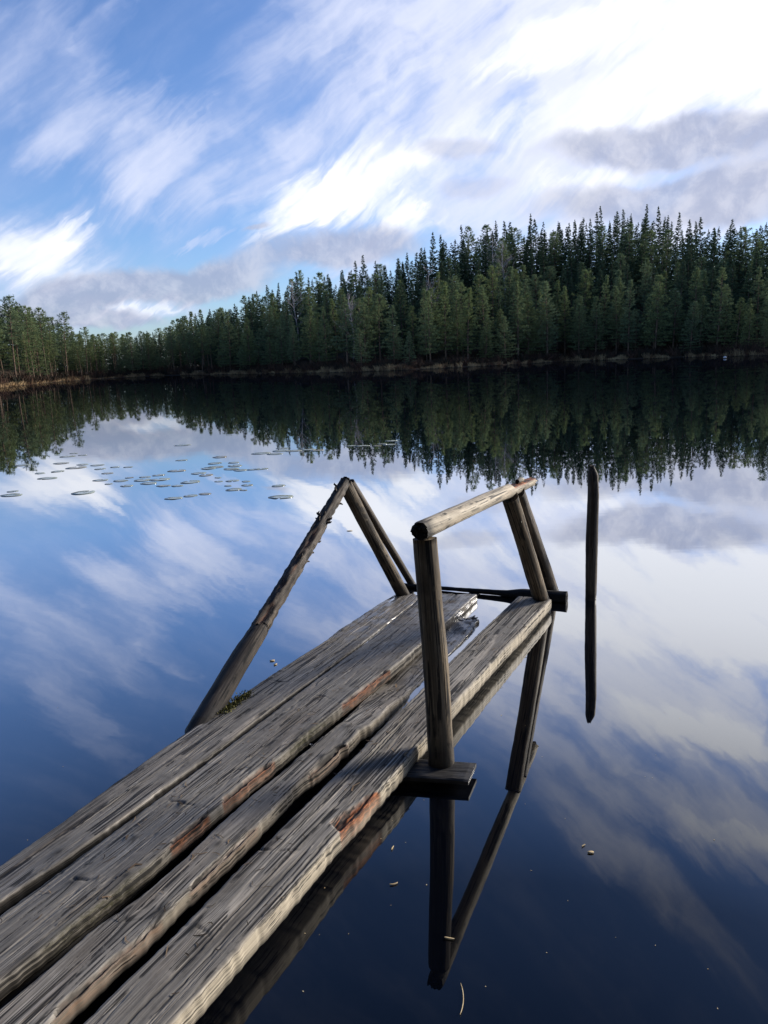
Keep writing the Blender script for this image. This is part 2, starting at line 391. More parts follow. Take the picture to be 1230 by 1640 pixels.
def build_water():
    th = np.linspace(0, 2 * math.pi, 97)[:-1]
    rings = [0.0, 3, 8, 20, 60, 180]
    V = [(0, 0, 0)] + [(r * math.cos(a), r * math.sin(a), 0) for r in rings[1:] for a in th]
    n = len(th); F3 = [(0, 1 + k, 1 + (k + 1) % n) for k in range(n)]; F4 = []
    for q in range(len(rings) - 2):
        o = 1 + q * n
        F4 += [(o + k, o + n + k, o + n + (k + 1) % n, o + (k + 1) % n) for k in range(n)]
    tag(mesh_obj('lake_water', V, [np.array(F3), np.array(F4)], MAT_WATER), kind='structure')
build_water()

def blades(n, fa, fd, hmin, hmax, wid, spread, name, mat, toneseed):
    az = rng.uniform(-36, 36, n); d = fd(az, rng.random(n))
    keep = fa(az, d); az, d = az[keep], d[keep]; n = len(az)
    r = shore(az) + d
    bx, by = r * np.sin(np.radians(az)), r * np.cos(np.radians(az)); bz = ground(az, d) - 0.06
    h = rng.uniform(hmin, hmax, n) * (.45 + 1.2 * vnoise(az * 2.3, d * .35, seed=toneseed + 40)); a = rng.uniform(0, 6.283, n); w = wid * rng.uniform(.6, 1.5, n)
    lx, ly = rng.normal(0, spread, n) * h, rng.normal(0, spread, n) * h
    V = np.stack([np.stack([bx - w * np.cos(a), by - w * np.sin(a), bz], 1), np.stack([bx + w * np.cos(a), by + w * np.sin(a), bz], 1), np.stack([bx + lx, by + ly, bz + h], 1)], 1).reshape(-1, 3)
    tone = np.repeat(np.clip((fbm(az * 3.0, d * .6, seed=toneseed) - .5) * 2.2 + .45 + rng.normal(0, .2, n), 0, 1), 3)
    return tag(mesh_obj(name, V, np.arange(3 * n).reshape(-1, 3), mat, smooth=False, attrs={'tone': tone}), kind='stuff')
o = blades(60000, lambda a, d: vnoise(a * 1.4, d * .7, seed=31) > .26, lambda a, u: -0.5 + 2.2 * u ** 1.3, .12, .55, .055, .4, 'shore_sedge', MAT_SEDGE, 12)
tag(o, 'tan and rusty autumn sedge along the far waterline', 'sedge')
o = blades(46000, lambda a, d: vnoise(a * 1.1, d * .2, seed=32) > .25, lambda a, u: .1 + 9.4 * u ** 1.5, .25, 1.05, .10, .45, 'heath_shrubs', MAT_HEATH, 14)
tag(o, 'low dark reddish heath under the shore trees', 'heath')

# ------------------------------------------------------------------ trees
def cone_tube(pts, rad, n=6):
    """tapered tube along points -> verts, quads"""
    pts = np.asarray(pts, float); V, F = [], []
    for k, (p, r) in enumerate(zip(pts, rad)):
        t = pts[min(k + 1, len(pts) - 1)] - pts[max(k - 1, 0)]; t /= np.linalg.norm(t) + 1e-9
        a = np.cross(t, [0.3, 0.9, 0.2]) if abs(t[2]) < .9 else np.cross(t, [1, 0, 0]); a /= np.linalg.norm(a); b = np.cross(t, a)
        for q in range(n):
            th = 2 * math.pi * q / n; V.append(p + r * (a * math.cos(th) + b * math.sin(th)))
    for k in range(len(pts) - 1):
        for q in range(n):
            F.append((k * n + q, k * n + (q + 1) % n, (k + 1) * n + (q + 1) % n, (k + 1) * n + q))
    return np.array(V), np.array(F)
def merge(parts):
    V, F, o = [], [], 0
    for v, f in parts: V.append(v); F.append(f + o); o += len(v)
    return np.concatenate(V), np.concatenate(F)

def needles(base, dirs, length, width, rg):
    """one thin triangle per tuft"""
    n = len(base)
    dirs = dirs / (np.linalg.norm(dirs, axis=1, keepdims=True) + 1e-9)
    side = np.cross(dirs, rg.normal(0, 1, (n, 3))); side /= np.linalg.norm(side, axis=1, keepdims=True) + 1e-9
    L = (length * rg.uniform(.6, 1.3, n))[:, None]; W = (width * rg.uniform(.6, 1.3, n))[:, None]
    return np.stack([base - side * W, base + side * W, base + dirs * L], 1)

def spruce(seed, Ht, Rb, lod=1.0):
    rg = np.random.default_rng(seed)
    bend = rg.normal(0, .012, 2) * Ht
    zs = np.linspace(0, Ht, 9); tr = [(bend[0] * (z / Ht) ** 2, bend[1] * (z / Ht) ** 2, z) for z in zs]
    parts = [cone_tube(tr, [max(.012, .13 * Ht / 12 * (1 - z / Ht) ** .8) for z in zs], 6)]
    tris, tone = [], []
    z0 = Ht * rg.uniform(.03, .12); z = z0
    gap = rg.uniform(0, 6.283)
    while z < Ht * .985:
        u = (z - z0) / (Ht - z0)
        nb = int(rg.integers(5, 8)); ph = rg.uniform(0, 6.283)
        env = Rb * (1 - u) ** 1.12 * (0.6 + 0.4 * min(1, u / .12)) + .05
        for b in range(nb):
            a = ph + 6.283 * b / nb + rg.normal(0, .25)
            L = env * rg.uniform(.5, 1.25) * (0.85 + .15 * math.cos(a - gap))
            if rg.random() < .10: continue
            zb = z + rg.uniform(-.6, .6) * .42 * Ht / 13
            droop = -0.42 + .75 * u + rg.normal(0, .08)
            m = max(5, int((6 + 12 * L) * lod * 1.5))
            s = rg.uniform(.12, 1.0, m) ** .8
            px = np.cos(a) * L * s; py = np.sin(a) * L * s
            pz = zb + L * (droop * s + .30 * s ** 3)
            cx = bend * (z / Ht) ** 2
            base = np.stack([px + cx[0], py + cx[1], pz], 1)
            sd = rg.choice([-1, 1], m)
            d = np.stack([np.cos(a) * .8 - np.sin(a) * sd * .8, np.sin(a) * .8 + np.cos(a) * sd * .8, np.full(m, -.55 + .6 * u)], 1) + rg.normal(0, .25, (m, 3))
            tris.append(needles(base, d, (.17 + .30 * (1 - u)) / lod ** .5, .058 / lod ** .5, rg))
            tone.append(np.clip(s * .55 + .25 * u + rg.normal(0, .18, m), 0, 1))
        z += (.26 + .20 * (1 - u)) * Ht / 13 * (1.0 if lod >= 1 else 1.25)
    k = 26
    tz = Ht * (1 - rg.uniform(0, .04, k)); tb = np.stack([np.full(k, bend[0]), np.full(k, bend[1]), tz], 1)
    tris.append(needles(tb, rg.normal(0, .5, (k, 3)) + [0, 0, .7], .22, .04, rg)); tone.append(np.full(k, .5))
    T = np.concatenate(tris); tn = np.repeat(np.concatenate(tone), 3)
    return merge(parts), T.reshape(-1, 3), tn

def pine(seed, Ht, Rb, bare, open_=1.0, lod=1.0):
    rg = np.random.default_rng(seed)
    bend = rg.normal(0, .02, 2) * Ht
    def axis(z): return np.array([bend[0] * math.sin(z / Ht * 2.2), bend[1] * (z / Ht) ** 2, z])
    zs = np.linspace(0, Ht, 11)
    parts = [cone_tube([axis(z) for z in zs], [max(.012, .105 * Ht / 9 * (1 - z / Ht) ** .75) for z in zs], 6)]
    tris, tone = [], []
    z = Ht * .10
    while z < Ht * .985:
        u = z / Ht
        nb = int(rg.integers(4, 7)); ph = rg.uniform(0, 6.283)
        uc = (u - bare) / (1 - bare)
        if uc <= 0:                                             # dead lower limbs
            for b in range(int(rg.integers(1, 4))):
                a = rg.uniform(0, 6.283); L = Rb * rg.uniform(.3, .85)
                p = axis(z)
                parts.append(cone_tube([p, p + np.array([math.cos(a) * L, math.sin(a) * L, -L * .15])], [.014, .004], 3))
                if rg.random() < .55:
                    m = 5; q = p + np.array([math.cos(a), math.sin(a), -.15]) * (L * rg.uniform(.5, 1, m))[:, None]
                    tris.append(needles(q, rg.normal(0, .6, (m, 3)), .2, .03, rg)); tone.append(np.full(m, .15))
        else:
            env = Rb * min(1, .55 + uc * 2.2) * (1 - uc) ** (.80 if open_ < 1.5 else .5) + .10
            for b in range(nb):
                a = ph + 6.283 * b / nb + rg.normal(0, .3)
                if rg.random() < .10 * open_: continue
                L = env * rg.uniform(.55, 1.15)
                rise = -.10 + .85 * uc + rg.normal(0, .10)
                p = axis(z); e = p + np.array([math.cos(a) * L, math.sin(a) * L, rise * L * .55])
                mid = (p + e) / 2 - np.array([0, 0, .06 * L])
                parts.append(cone_tube([p, mid, e], [.022, .013, .005], 3))
                nt = max(3, int(L * 7.5))
                for q in range(nt):
                    s = rg.uniform(.25, 1.03)
                    c = p + (e - p) * s + np.array([-math.sin(a), math.cos(a), 0]) * rg.normal(0, .17) * L * s + np.array([0, 0, rg.normal(.02, .03) + .10 * (s ** 2) * L * .4])
                    m = max(4, int(8 * lod))
                    d = rg.normal(0, .6, (m, 3)) * [1, 1, .6] + np.array([math.cos(a) * .7, math.sin(a) * .7, .38])
                    bs = c + rg.normal(0, .055, (m, 3))
                    tris.append(needles(bs, d, .21 / lod ** .4, .034 / lod ** .4, rg))
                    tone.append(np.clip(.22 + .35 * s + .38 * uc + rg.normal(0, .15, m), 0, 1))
        z += (.46 - .18 * u) * Ht / 9
    k = 40
    p = axis(Ht)
    tris.append(needles(p + rg.normal(0, .07, (k, 3)) - [0, 0, .12], rg.normal(0, .5, (k, 3)) + [0, 0, .6], .24, .03, rg)); tone.append(np.full(k, .9))
    T = np.concatenate(tris); tn = np.repeat(np.concatenate(tone), 3)
    return merge(parts), T.reshape(-1, 3), tn

def tree_proto(name, build, tmat, lmat):
    (tv, tf), cv, tone = build
    root = empty(name)
    mesh_obj('trunk', tv, tf, tmat, root)
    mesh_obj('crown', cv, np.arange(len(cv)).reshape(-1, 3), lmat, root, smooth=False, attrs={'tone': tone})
    return root
PINES = [tree_proto('pine_tree', pine(100 + i, 9.0, rb, br, op), MAT_TRUNK, MAT_PINE)
         for i, (rb, br, op) in enumerate([(1.9, .10, 1), (1.7, .14, 1), (2.1, .08, .6), (1.65, .22, 1.4), (2.0, .12, 1), (1.5, .16, 1.0)])]
TALLP = [tree_proto('pine_tree', pine(140 + i, 9.0, rb, br, op), MAT_TRUNK, MAT_PINE)
         for i, (rb, br, op) in enumerate([(1.5, .46, 2.0), (1.7, .42, 1.8), (1.35, .52, 2.2)])]
SPRUCES = [tree_proto('spruce_tree', spruce(200 + i, 13.0, rb), MAT_STRUNK, MAT_SPRUCE)
           for i, rb in enumerate([2.7, 3.2, 2.3, 2.9, 2.5, 3.5])]
used = set()
def place(proto, x, y, z, s, sw, rz, label, group, cat):
    if proto.name in used:
        r = proto.copy(); col.objects.link(r)
        for ch in proto.children:
            c = ch.copy(); col.objects.link(c); c.parent = r
    else:
        r = proto; used.add(proto.name)
    r.location = (x, y, z); r.scale = (sw, sw, s); r.rotation_euler = (rng.normal(0, .02), rng.normal(0, .02), rz)
    return tag(r, label, cat, group)

SECT = [(-99, 'by the low left shore'), (-20.5, 'left of the hill'), (-12.0, 'where the hill starts rising'),
        (-4.5, 'behind the peaked left handrail'), (3.0, 'above the front handrail post'), (10.5, 'behind the right handrail'), (17.5, 'behind the lone mooring post')]
def section(az):
    s = SECT[0][1]
    for a, n in SECT:
        if az >= a: s = n
    return s
placed = np.zeros((0, 2))
def scatter(n, d0, d1, gap, azr=(-31, 31)):
    """dart throwing over a strip behind the shoreline"""
    global placed
    out = []
    cand = np.stack([rng.uniform(azr[0], azr[1], n), d0 + (d1 - d0) * rng.random(n)], 1)
    r = shore(cand[:, 0]) + cand[:, 1]
    xy = np.stack([r * np.sin(np.radians(cand[:, 0])), r * np.cos(np.radians(cand[:, 0]))], 1)
    for (a, d), p in zip(cand, xy):
        if len(placed) and np.min(np.sum((placed - p) ** 2, 1)) < gap * gap: continue
        placed = np.concatenate([placed, p[None]]); out.append((a, d, p[0], p[1]))
    return out
def top_limit(a, r): return H_EYE + r * sky_tan(a)

def plant_forest():
    # individual trees the photo singles out: pixel x of the trunk, distance behind the waterline, pixel y of the tip
    heroes = [(8, 3, 474, 'T', 'tallest pine standing at the left edge of the far shore'),
              (40, 2.5, 490, 'T', 'slim pine with a long pale bare trunk near the left edge'),
              (62, 4, 494, 'T', 'dark trunked pine left of the second gap in the left treeline'),
              (96, 3, 500, 'T', 'pointed open pine last of the tall group on the left shore'),
              (131, 4, 524, 'T', 'small pine with a leaning pale trunk on the low left shore'),
              (747, 3, 462, 'P', 'pale green pine with a lit trunk, brightest on the shore'),
              (711, 3.5, 459, 'P', 'rounded pale pine left of the brightest shore pine'),
              (628, 3, 489, 'P', 'broad shore pine below the highest dark spruces of the middle'),
              (905, 4, 459, 'P', 'bright conical pine under the right hill'),
              (955, 3, 475, 'P', 'twin topped light pine right of the mooring post'),
              (448, 4, 512, 'P', 'light topped pine below the bare birch'),
              (582, 30, 408, 'S', 'tall dark spruce breaking the skyline left of the hill'),
              (690, 34, 372, 'S', 'sharp spruce tip at the shoulder of the hill skyline'),
              (1033, 40, 327, 'S', 'highest dark spruce on the hill skyline'),
              (1060, 41, 329, 'S', 'dark spruce just right of the highest one'),
              (850, 38, 342, 'S', 'broad dark spruce on the skyline above the right handrail'),
              (745, 36, 360, 'S', 'dense spruce on the skyline between shoulder and crest'),
              (970, 40, 330, 'S', 'narrow spruce on the skyline left of the highest one')]
    global placed
    for px, d, ty, k, lab in heroes:
        a, e = azel(px, ty); r = float(shore(a)) + d
        x, y = r * math.sin(R_(a)), r * math.cos(R_(a)); g = float(ground(a, d))
        h = H_EYE + r * math.tan(R_(e)) - g
        placed = np.concatenate([placed, [[x, y]]])
        pool = {'T': TALLP, 'P': PINES, 'S': SPRUCES}[k]
        base = 13.0 if k == 'S' else 9.0
        s = h / base
        place(pool[rng.integers(len(pool))], x, y, g - .05, s, s ** .7 * (1.0 if k != 'S' else .95), rng.uniform(0, 6.28), lab, None, 'spruce tree' if k == 'S' else 'pine tree')
    def one(a, d, x, y, kind, h, row):
        r = math.hypot(x, y); g = float(ground(a, d))
        if g + h > top_limit(a, r) + .3: h = max(2.5, top_limit(a, r) - g + rng.uniform(-1.6, .2))
        sec = section(a)
        if kind == 'spruce':
            s = h / 13.0
            place(SPRUCES[rng.integers(6)], x, y, g - .1, s, s ** .6 * rng.uniform(.8, 1.3), rng.uniform(0, 6.28),
                  f'dark spruce {row} {sec}', f'spruces {row} {sec}', 'spruce tree')
        else:
            s = h / 9.0
            pool = TALLP if kind == 'tall' else PINES
            ad = 'bare trunked open pine' if kind == 'tall' else ('small bushy pine' if h < 5.5 else 'green pine')
            place(pool[rng.integers(len(pool))], x, y, g - .1, s, s ** .6 * rng.uniform(.8, 1.3), rng.uniform(0, 6.28),
                  f'{ad} {row} {sec}', f'{ad}s {row} {sec}', 'pine tree')
    for a, d, x, y in scatter(1300, 1.5, 9, 2.15):
        left = a < -11
        kind = 'tall' if (left and rng.random() < .5) or rng.random() < .12 else 'pine'
        h = rng.uniform(5.5, 9.4) if rng.random() < .70 else rng.uniform(3.0, 5.5)
        if a > 8: h *= 1.12
        one(a, d, x, y, kind, h, 'in the front row')
    for a, d, x, y in scatter(1100, 9, 23, 2.5):
        kind = 'spruce' if rng.random() < (.52 if a > -12 else .2) else ('tall' if rng.random() < .4 else 'pine')
        one(a, d, x, y, kind, rng.uniform(8.5, 11.0), 'in the middle rows')
    for a, d, x, y in scatter(1300, 23, 47, 2.65):
        left = a < -14
        kind = 'spruce' if rng.random() < (.78 if not left else .3) else 'tall'
        r = math.hypot(x, y); g = float(ground(a, d))
        h = rng.uniform(10, 12.5)
        if d > 34: h = max(5, top_limit(a, r) - g - abs(rng.normal(0, 1.9)) + .5)
        one(a, d, x, y, kind, h, 'in the back rows')
plant_forest()
for p in PINES + TALLP + SPRUCES:
    if p.name not in used:
        for c in list(p.children): bpy.data.objects.remove(c)
        bpy.data.objects.remove(p)

def far_wood():
    lows = [spruce(300 + i, 13.0, 2.4, .6) for i in range(3)]
    V, T = [], []
    for a, d, x, y in scatter(1500, 30, 62, 1.9, (-33, 33)):
        tv, tone = lows[rng.integers(3)][1:]
        r = math.hypot(x, y); g = float(ground(a, d)); h = max(4, top_limit(a, r) - g - rng.uniform(1.0, 5.0)); s = h / 13
        th = rng.uniform(0, 6.28); c, sn = math.cos(th), math.sin(th); w = s ** .6
        V.append(np.stack([(tv[:, 0] * c - tv[:, 1] * sn) * w + x, (tv[:, 0] * sn + tv[:, 1] * c) * w + y, tv[:, 2] * s + g], 1)); T.append(tone)
    V = np.concatenate(V)
    o = mesh_obj('distant_forest', V, np.arange(len(V)).reshape(-1, 3), MAT_FAR, smooth=False, attrs={'tone': np.concatenate(T)})
    tag(o, 'dark mass of forest behind the hill crest', 'forest', kind='stuff')
far_wood()
print('pines', sum(o.get('category')=='pine tree' for o in col.objects), 'spruces', sum(o.get('category')=='spruce tree' for o in col.objects))

def shade_wood():  # unseen trees behind and left of the camera, added to block sky light
    lows = [spruce(320 + i, 14.0, 2.8, .7) for i in range(2)]
    rg = np.random.default_rng(61); V, T = [], []
    for a in np.arange(104, 292, 4.2):
        for rr in (7.5, 12.0):
            aa = a + rg.normal(0, 1.2) + (2 if rr > 10 else 0); r = rr + rg.normal(0, .7) + 5 * (abs(aa - 180) > 62)
            tv, tone = lows[rg.integers(2)][1:]; s = rg.uniform(.8, 1.1); th = rg.uniform(0, 6.28); c, sn = math.cos(th), math.sin(th)
            V.append(np.stack([(tv[:, 0] * c - tv[:, 1] * sn) * s + r * math.sin(R_(aa)), (tv[:, 0] * sn + tv[:, 1] * c) * s + r * math.cos(R_(aa)), tv[:, 2] * s + .5], 1)); T.append(tone)
    V = np.concatenate(V)
    o = mesh_obj('shade_forest', V, np.arange(len(V)).reshape(-1, 3), MAT_FAR, smooth=False, attrs={'tone': np.concatenate(T)})
    tag(o, 'unseen spruce wood on the near shore, added to shade the jetty', 'forest', kind='stuff')
shade_wood()

def birch(px, py_tip, d, seed, label):
    rg = np.random.default_rng(seed)
    a, e = azel(px, py_tip); r = float(shore(a)) + d; g = float(ground(a, d)); h = H_EYE + r * math.tan(R_(e)) - g
    trunk, twigs = [], []
    zs = np.linspace(0, h, 9); ax = [np.array([.25 * math.sin(z * .5), .15 * math.cos(z * .4), z]) for z in zs]
    trunk.append(cone_tube(ax, [.12 * (1 - z / h) ** .8 + .012 for z in zs], 6))
    def grow(p, d0, L, r0, lev):
        e = p + d0 * L; m = p + d0 * L * .5 + rg.normal(0, .05 * L, 3)
        twigs.append(cone_tube([p, m, e], [r0, r0 * .7, r0 * .35], 3))
        if lev:
            for q in range(5):
                s = rg.uniform(.25, 1); dd = d0 + rg.normal(0, .5, 3) + [0, 0, .15]; dd /= np.linalg.norm(dd)
                grow(p + (e - p) * s, dd, L * rg.uniform(.35, .6), r0 * .5, lev - 1)
    for q in range(16):
        z = h * rg.uniform(.35, .96); th = rg.uniform(0, 6.28)
        dd = np.array([math.cos(th), math.sin(th), rg.uniform(.7, 1.4)]); dd /= np.linalg.norm(dd)
        grow(np.array([.25 * math.sin(z * .5), .15 * math.cos(z * .4), z]), dd, (h - z) * .30 + .7, .035, 2)
    root = empty('birch_tree', (r * math.sin(R_(a)), r * math.cos(R_(a)), g))
    v, f = merge(trunk); mesh_obj('trunk', v, f, MAT_BIRCH, root)
    v, f = merge(twigs); mesh_obj('branches', v, f, MAT_BIRCH, root)
    tag(root, label, 'birch tree')
birch(470, 450, 16, 1, 'bare leafless birch with a pale forked trunk on the rising hillside')
birch(688, 425, 20, 3, 'grey bare birch below the shoulder of the hill skyline')
birch(806, 385, 28, 5, 'brownish leafless tree half hidden among the spruces right of the shoulder')
birch(560, 470, 9, 6, 'thin bare birch in the dark gap left of the front post')
birch(790, 362, 33, 2, 'bare twiggy birch on the skyline among the spruces')

# ------------------------------------------------------------------ jetty
DIR = np.array([math.sin(R_(26.7)), math.cos(R_(26.7)), 0]); LAT = np.array([math.cos(R_(26.7)), -math.sin(R_(26.7)), 0])
jetty = empty('jetty', (-0.6, 1.4, 0))
JL = np.array([-0.6, 1.4, 0])
tag(jetty, 'weathered grey wooden jetty with a broken log handrail running out over the lake', 'jetty')

def edge(pts, zf):
    """pixel polyline on the plank's top edge -> (s, lat) samples; zf(s) gives the height"""
    s_, l_ = [], []
    for x, y in pts:
        z = 0.08
        for _ in range(4):
            p = at(x, y, z); s = p @ DIR; z = zf(s)
        s_.append(p @ DIR); l_.append(p @ LAT)
    o = np.argsort(s_); s_, l_ = np.array(s_)[o], np.array(l_)[o]
    return s_, l_
def plank(left, right, zl, zr, thick, s_end, seed, rots=(), wets=(), knots=(), moss=(), end_rag=.02, wob=.004, tanf=.4, sided=.3, label=None):
    zl_f = lambda s: np.interp(s, zl[0], zl[1]); zr_f = lambda s: np.interp(s, zr[0], zr[1])
    ls, ll = edge(left, zl_f); rs, rl = edge(right, zr_f)
    def ext(s, a, b):
        v = np.interp(s, a, b)
        k = np.polyfit(a, b, 1)[0]
        return np.where(s < a[0], b[0] + (s - a[0]) * k, np.where(s > a[-1], b[-1] + (s - a[-1]) * k, v))
    S = np.concatenate([np.arange(-1.2, 1.0, .05), np.arange(1.0, s_end + .006, .006)])
    lf, rt = ext(S, ls, ll), ext(S, rs, rl)
    keep = .75 if wob > .01 else .35                      # sawn boards: traced edges mostly follow a straight run
    m_ = S > 1.1
    lf = keep * lf + (1 - keep) * np.polyval(np.polyfit(S[m_], lf[m_], 2 if wob > .005 else 1), S)
    rt = keep * rt + (1 - keep) * np.polyval(np.polyfit(S[m_], rt[m_], 1), S)
    lf = lf + (fbm(S * 3, seed, seed=seed) - .5) * wob * 2 + (vnoise(S * 45, 1, seed=seed + 3) - .5) * .004
    rt = rt + (fbm(S * 3, seed + 9, seed=seed + 1) - .5) * wob * 2 + (vnoise(S * 45, 2, seed=seed + 4) - .5) * .005 - .5 * wob * sstep(vnoise(S * 16, 4, seed=seed + 6), .72, .85)
    NU = 84
    u = np.concatenate([[0, .008, .025], np.linspace(.05, .95, NU - 6), [.975, .992, 1]])
    prof_top = len(u)
    ns = len(S)
    SS, UU = np.meshgrid(S, u, indexing='ij')
    latt = lf[:, None] + (rt - lf)[:, None] * UU
    wdt = (rt - lf)[:, None]
    m_ = S > 1.1
    cl_ = np.polyfit(S[m_], ((lf + rt) / 2)[m_], 1)
    gl0 = latt - (cl_[0] * SS + cl_[1])
    top = zl_f(S)[:, None] * (1 - UU) + zr_f(S)[:, None] * UU
    eL, eR = UU * wdt, (1 - UU) * wdt
    ed = np.minimum(eL, eR)
    z = top - .006 * np.exp(-ed / .0035)
    z += (fbm(gl0 * 70, SS * 1.4, seed=seed + 11) - .5) * .0018 + (fbm(gl0 * 14, SS * .7, seed=seed + 12) - .5) * .003
    z += (fbm(gl0 * 25, SS * 10, seed=seed + 13) - .5) * .0018
    for (s0, s1, amt) in wets: z = top - .006 * np.exp(-ed / .0035) + (z - top + .006 * np.exp(-ed / .0035)) * (1 - .45 * amt * sstep(SS, s0, s1))
    # shallow hollows worn along the grain
    crk = np.abs(fbm(gl0 * 16, SS * .55, seed=seed + 15) - .5)
    z -= .003 * np.exp(-(crk / .008) ** 2)
    rot = np.zeros_like(z); dark = np.zeros_like(z); wet = np.zeros_like(z); mos = np.zeros_like(z); tan = np.zeros_like(z)
    glat = gl0.copy()
    cr_ = np.random.default_rng(seed * 7 + 1)                  # long drying cracks along the grain
    for q in range(15):
        c0, L_, s0_ = cr_.uniform(.06, .94), cr_.uniform(.25, 1.5), cr_.uniform(1.0, s_end - .1)
        cl = c0 + (fbm(SS * 1.1, q, seed=seed + 60) - .5) * .10 + (fbm(SS * 9, q, seed=seed + 61) - .5) * .025
        wd_ = cr_.uniform(.0018, .0046) * (.4 + 1.2 * vnoise(SS * 7, q, seed=seed + 62))
        k = np.exp(-((UU - cl) * wdt / wd_) ** 2) * sstep(SS, s0_, s0_ + .06) * (1 - sstep(SS, s0_ + L_ - .1, s0_ + L_))
        z -= .005 * k; dark = np.maximum(dark, .95 * k)
        z += .0025 * np.exp(-((UU - cl - .012) * wdt / .005) ** 2) * (k.max(1, keepdims=True) > .3)
    for (s0, s1, side, w, depth, *amt) in rots:
        dd = eR if side == 'R' else eL
        edge_n = (fbm(SS * 9, latt * 12, seed=seed + 21) - .5)
        m = sstep(SS, s0, s0 + .05) * (1 - sstep(SS, s1 - .07, s1)) 
        wv = w * (.55 + .9 * vnoise(SS * 5, 7, seed=seed + 22)) * m
        k = 1 - sstep(dd, wv * .75 - .004, wv + .002 + .01 * edge_n)
        k = k * (m > .02)
        z -= k * depth * (.45 + .9 * fbm(SS * 20, latt * 60, seed=seed + 23)) * (.15 + .85 * sstep(dd, 0, .45 * w))
        rot = np.maximum(rot, k * (amt[0] if amt else 1.0))
        dark = np.maximum(dark, k * .9 * sstep(fbm(SS * 14, latt * 50, seed=seed + 24), .56, .66))
    for (s0, l0, r0) in knots:
        dl = (latt - lf[:, None]) / wdt - l0; dsv = SS - s0
        rr = np.sqrt((dl * wdt / r0) ** 2 + (dsv / (r0 * 1.6)) ** 2)
        glat = glat + np.sign(dl) * r0 * .8 * np.exp(-rr * .9)
        dark = np.maximum(dark, .85 * np.exp(-(rr * 1.1) ** 2) )
        # a bent whorl line across the plank
        kr = np.random.default_rng(int(s0 * 1e4) % 99991)
        line = np.abs(dsv - kr.uniform(-.10, .14) * (np.abs(dl) ** 1.5) - kr.normal(0, .05) * dl * wdt / .2 - .012 * (vnoise(latt * 60, s0, seed=seed + 5) - .5))
        k = kr.choice([.15, .4, 1.0]) * np.exp(-(line / .005) ** 2) * np.exp(-np.abs(dl) * kr.uniform(2.5, 7)) * sstep(fbm(latt * 30, SS * 4, seed=seed + 51), .35, .55)
        z -= .007 * k; dark = np.maximum(dark, .8 * k)
        z += .0025 * np.exp(-rr ** 2 * .5)
    for (s0, s1, amt) in wets: wet = np.maximum(wet, amt * sstep(SS, s0, s1))
    for (s0, s1, side, amt) in moss:
        dd = eR if side == 'R' else eL
        mos = np.maximum(mos, amt * sstep(SS, s0, s0 + .2) * (1 - sstep(SS, s1 - .2, s1)) * np.exp(-dd / .012))
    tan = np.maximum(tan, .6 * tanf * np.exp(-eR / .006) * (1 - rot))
    # ragged end
    over = s_end - (end_rag * 2 * fbm(UU * 5, seed, seed=seed + 31) + end_rag * .8 * vnoise(UU * 25, 3, seed=seed + 32))
    s_pos = np.minimum(SS, over + 0 * SS)
    # sides and bottom
    ksd = 5
    loops_lat, loops_z, loops_a = [latt], [z], [(rot, dark, wet, mos, tan)]
    sidez = np.linspace(.12, 1, ksd)
    rcol = slice(prof_top - 1, prof_top); lcol = slice(0, 1)
    nR = (fbm(S[:, None] * 4, sidez[None] * 2.5, seed=seed + 41) - .5) * .003 + (fbm(S[:, None] * 5, sidez[None] * 16, seed=seed + 42) - .5) * .003
    nL = (fbm(S[:, None] * 4, sidez[None] * 2.5, seed=seed + 43) - .5) * .010
    Rl = rt[:, None] + .003 * (1 - (2 * sidez[None] - 1) ** 2) + nR - .004 * rot[:, rcol] * (1 - sidez[None]); Rz = z[:, rcol] - thick * sidez[None]
    Ll = lf[:, None] - nL; Lz = z[:, lcol] - thick * sidez[None]
    mR = np.zeros((ns, ksd))
    for (s0, s1, side, amt) in moss:
        if side == 'R': mR = np.maximum(mR, amt * (sstep(S, s0, s0 + .2) * (1 - sstep(S, s1 - .2, s1)))[:, None])
    one = np.ones((ns, ksd))
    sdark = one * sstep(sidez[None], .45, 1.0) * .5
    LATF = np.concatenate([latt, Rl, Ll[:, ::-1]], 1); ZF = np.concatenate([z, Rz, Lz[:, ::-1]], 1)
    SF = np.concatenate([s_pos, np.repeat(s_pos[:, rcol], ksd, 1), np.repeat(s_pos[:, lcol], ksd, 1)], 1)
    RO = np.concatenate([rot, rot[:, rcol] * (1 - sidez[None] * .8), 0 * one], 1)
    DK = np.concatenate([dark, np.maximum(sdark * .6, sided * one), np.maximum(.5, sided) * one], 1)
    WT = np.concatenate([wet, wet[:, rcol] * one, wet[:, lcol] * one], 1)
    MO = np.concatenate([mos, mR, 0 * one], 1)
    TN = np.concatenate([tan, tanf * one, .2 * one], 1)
    wm_ = .2; GL = np.concatenate([glat, wm_ + thick * sidez[None] + 0 * Rl, -thick * sidez[None][:, ::-1] + 0 * Ll], 1)
    pos = DIR[None, None] * SF[..., None] + LAT[None, None] * LATF[..., None]; pos[..., 2] += ZF
    n, k = LATF.shape
    V = pos.reshape(-1, 3) - JL
    i, j = np.meshgrid(np.arange(n - 1), np.arange(k), indexing='ij')
    a = (i * k + j).ravel(); b = (i * k + (j + 1) % k).ravel()
    F = np.stack([a, b, b + k, a + k], 1)
    V = np.concatenate([V, V[(n - 1) * k:].mean(0)[None]]); c = len(V) - 1; o = (n - 1) * k
    cap = np.array([(o + q, o + (q + 1) % k, c) for q in range(k)])
    G = np.stack([GL + seed * 3.7, SF + seed * 11.3, ZF * .3], -1).reshape(-1, 3)
    ex = lambda A: np.append(A.ravel(), A.ravel()[-1])
    G = np.concatenate([G, G[-1:]])
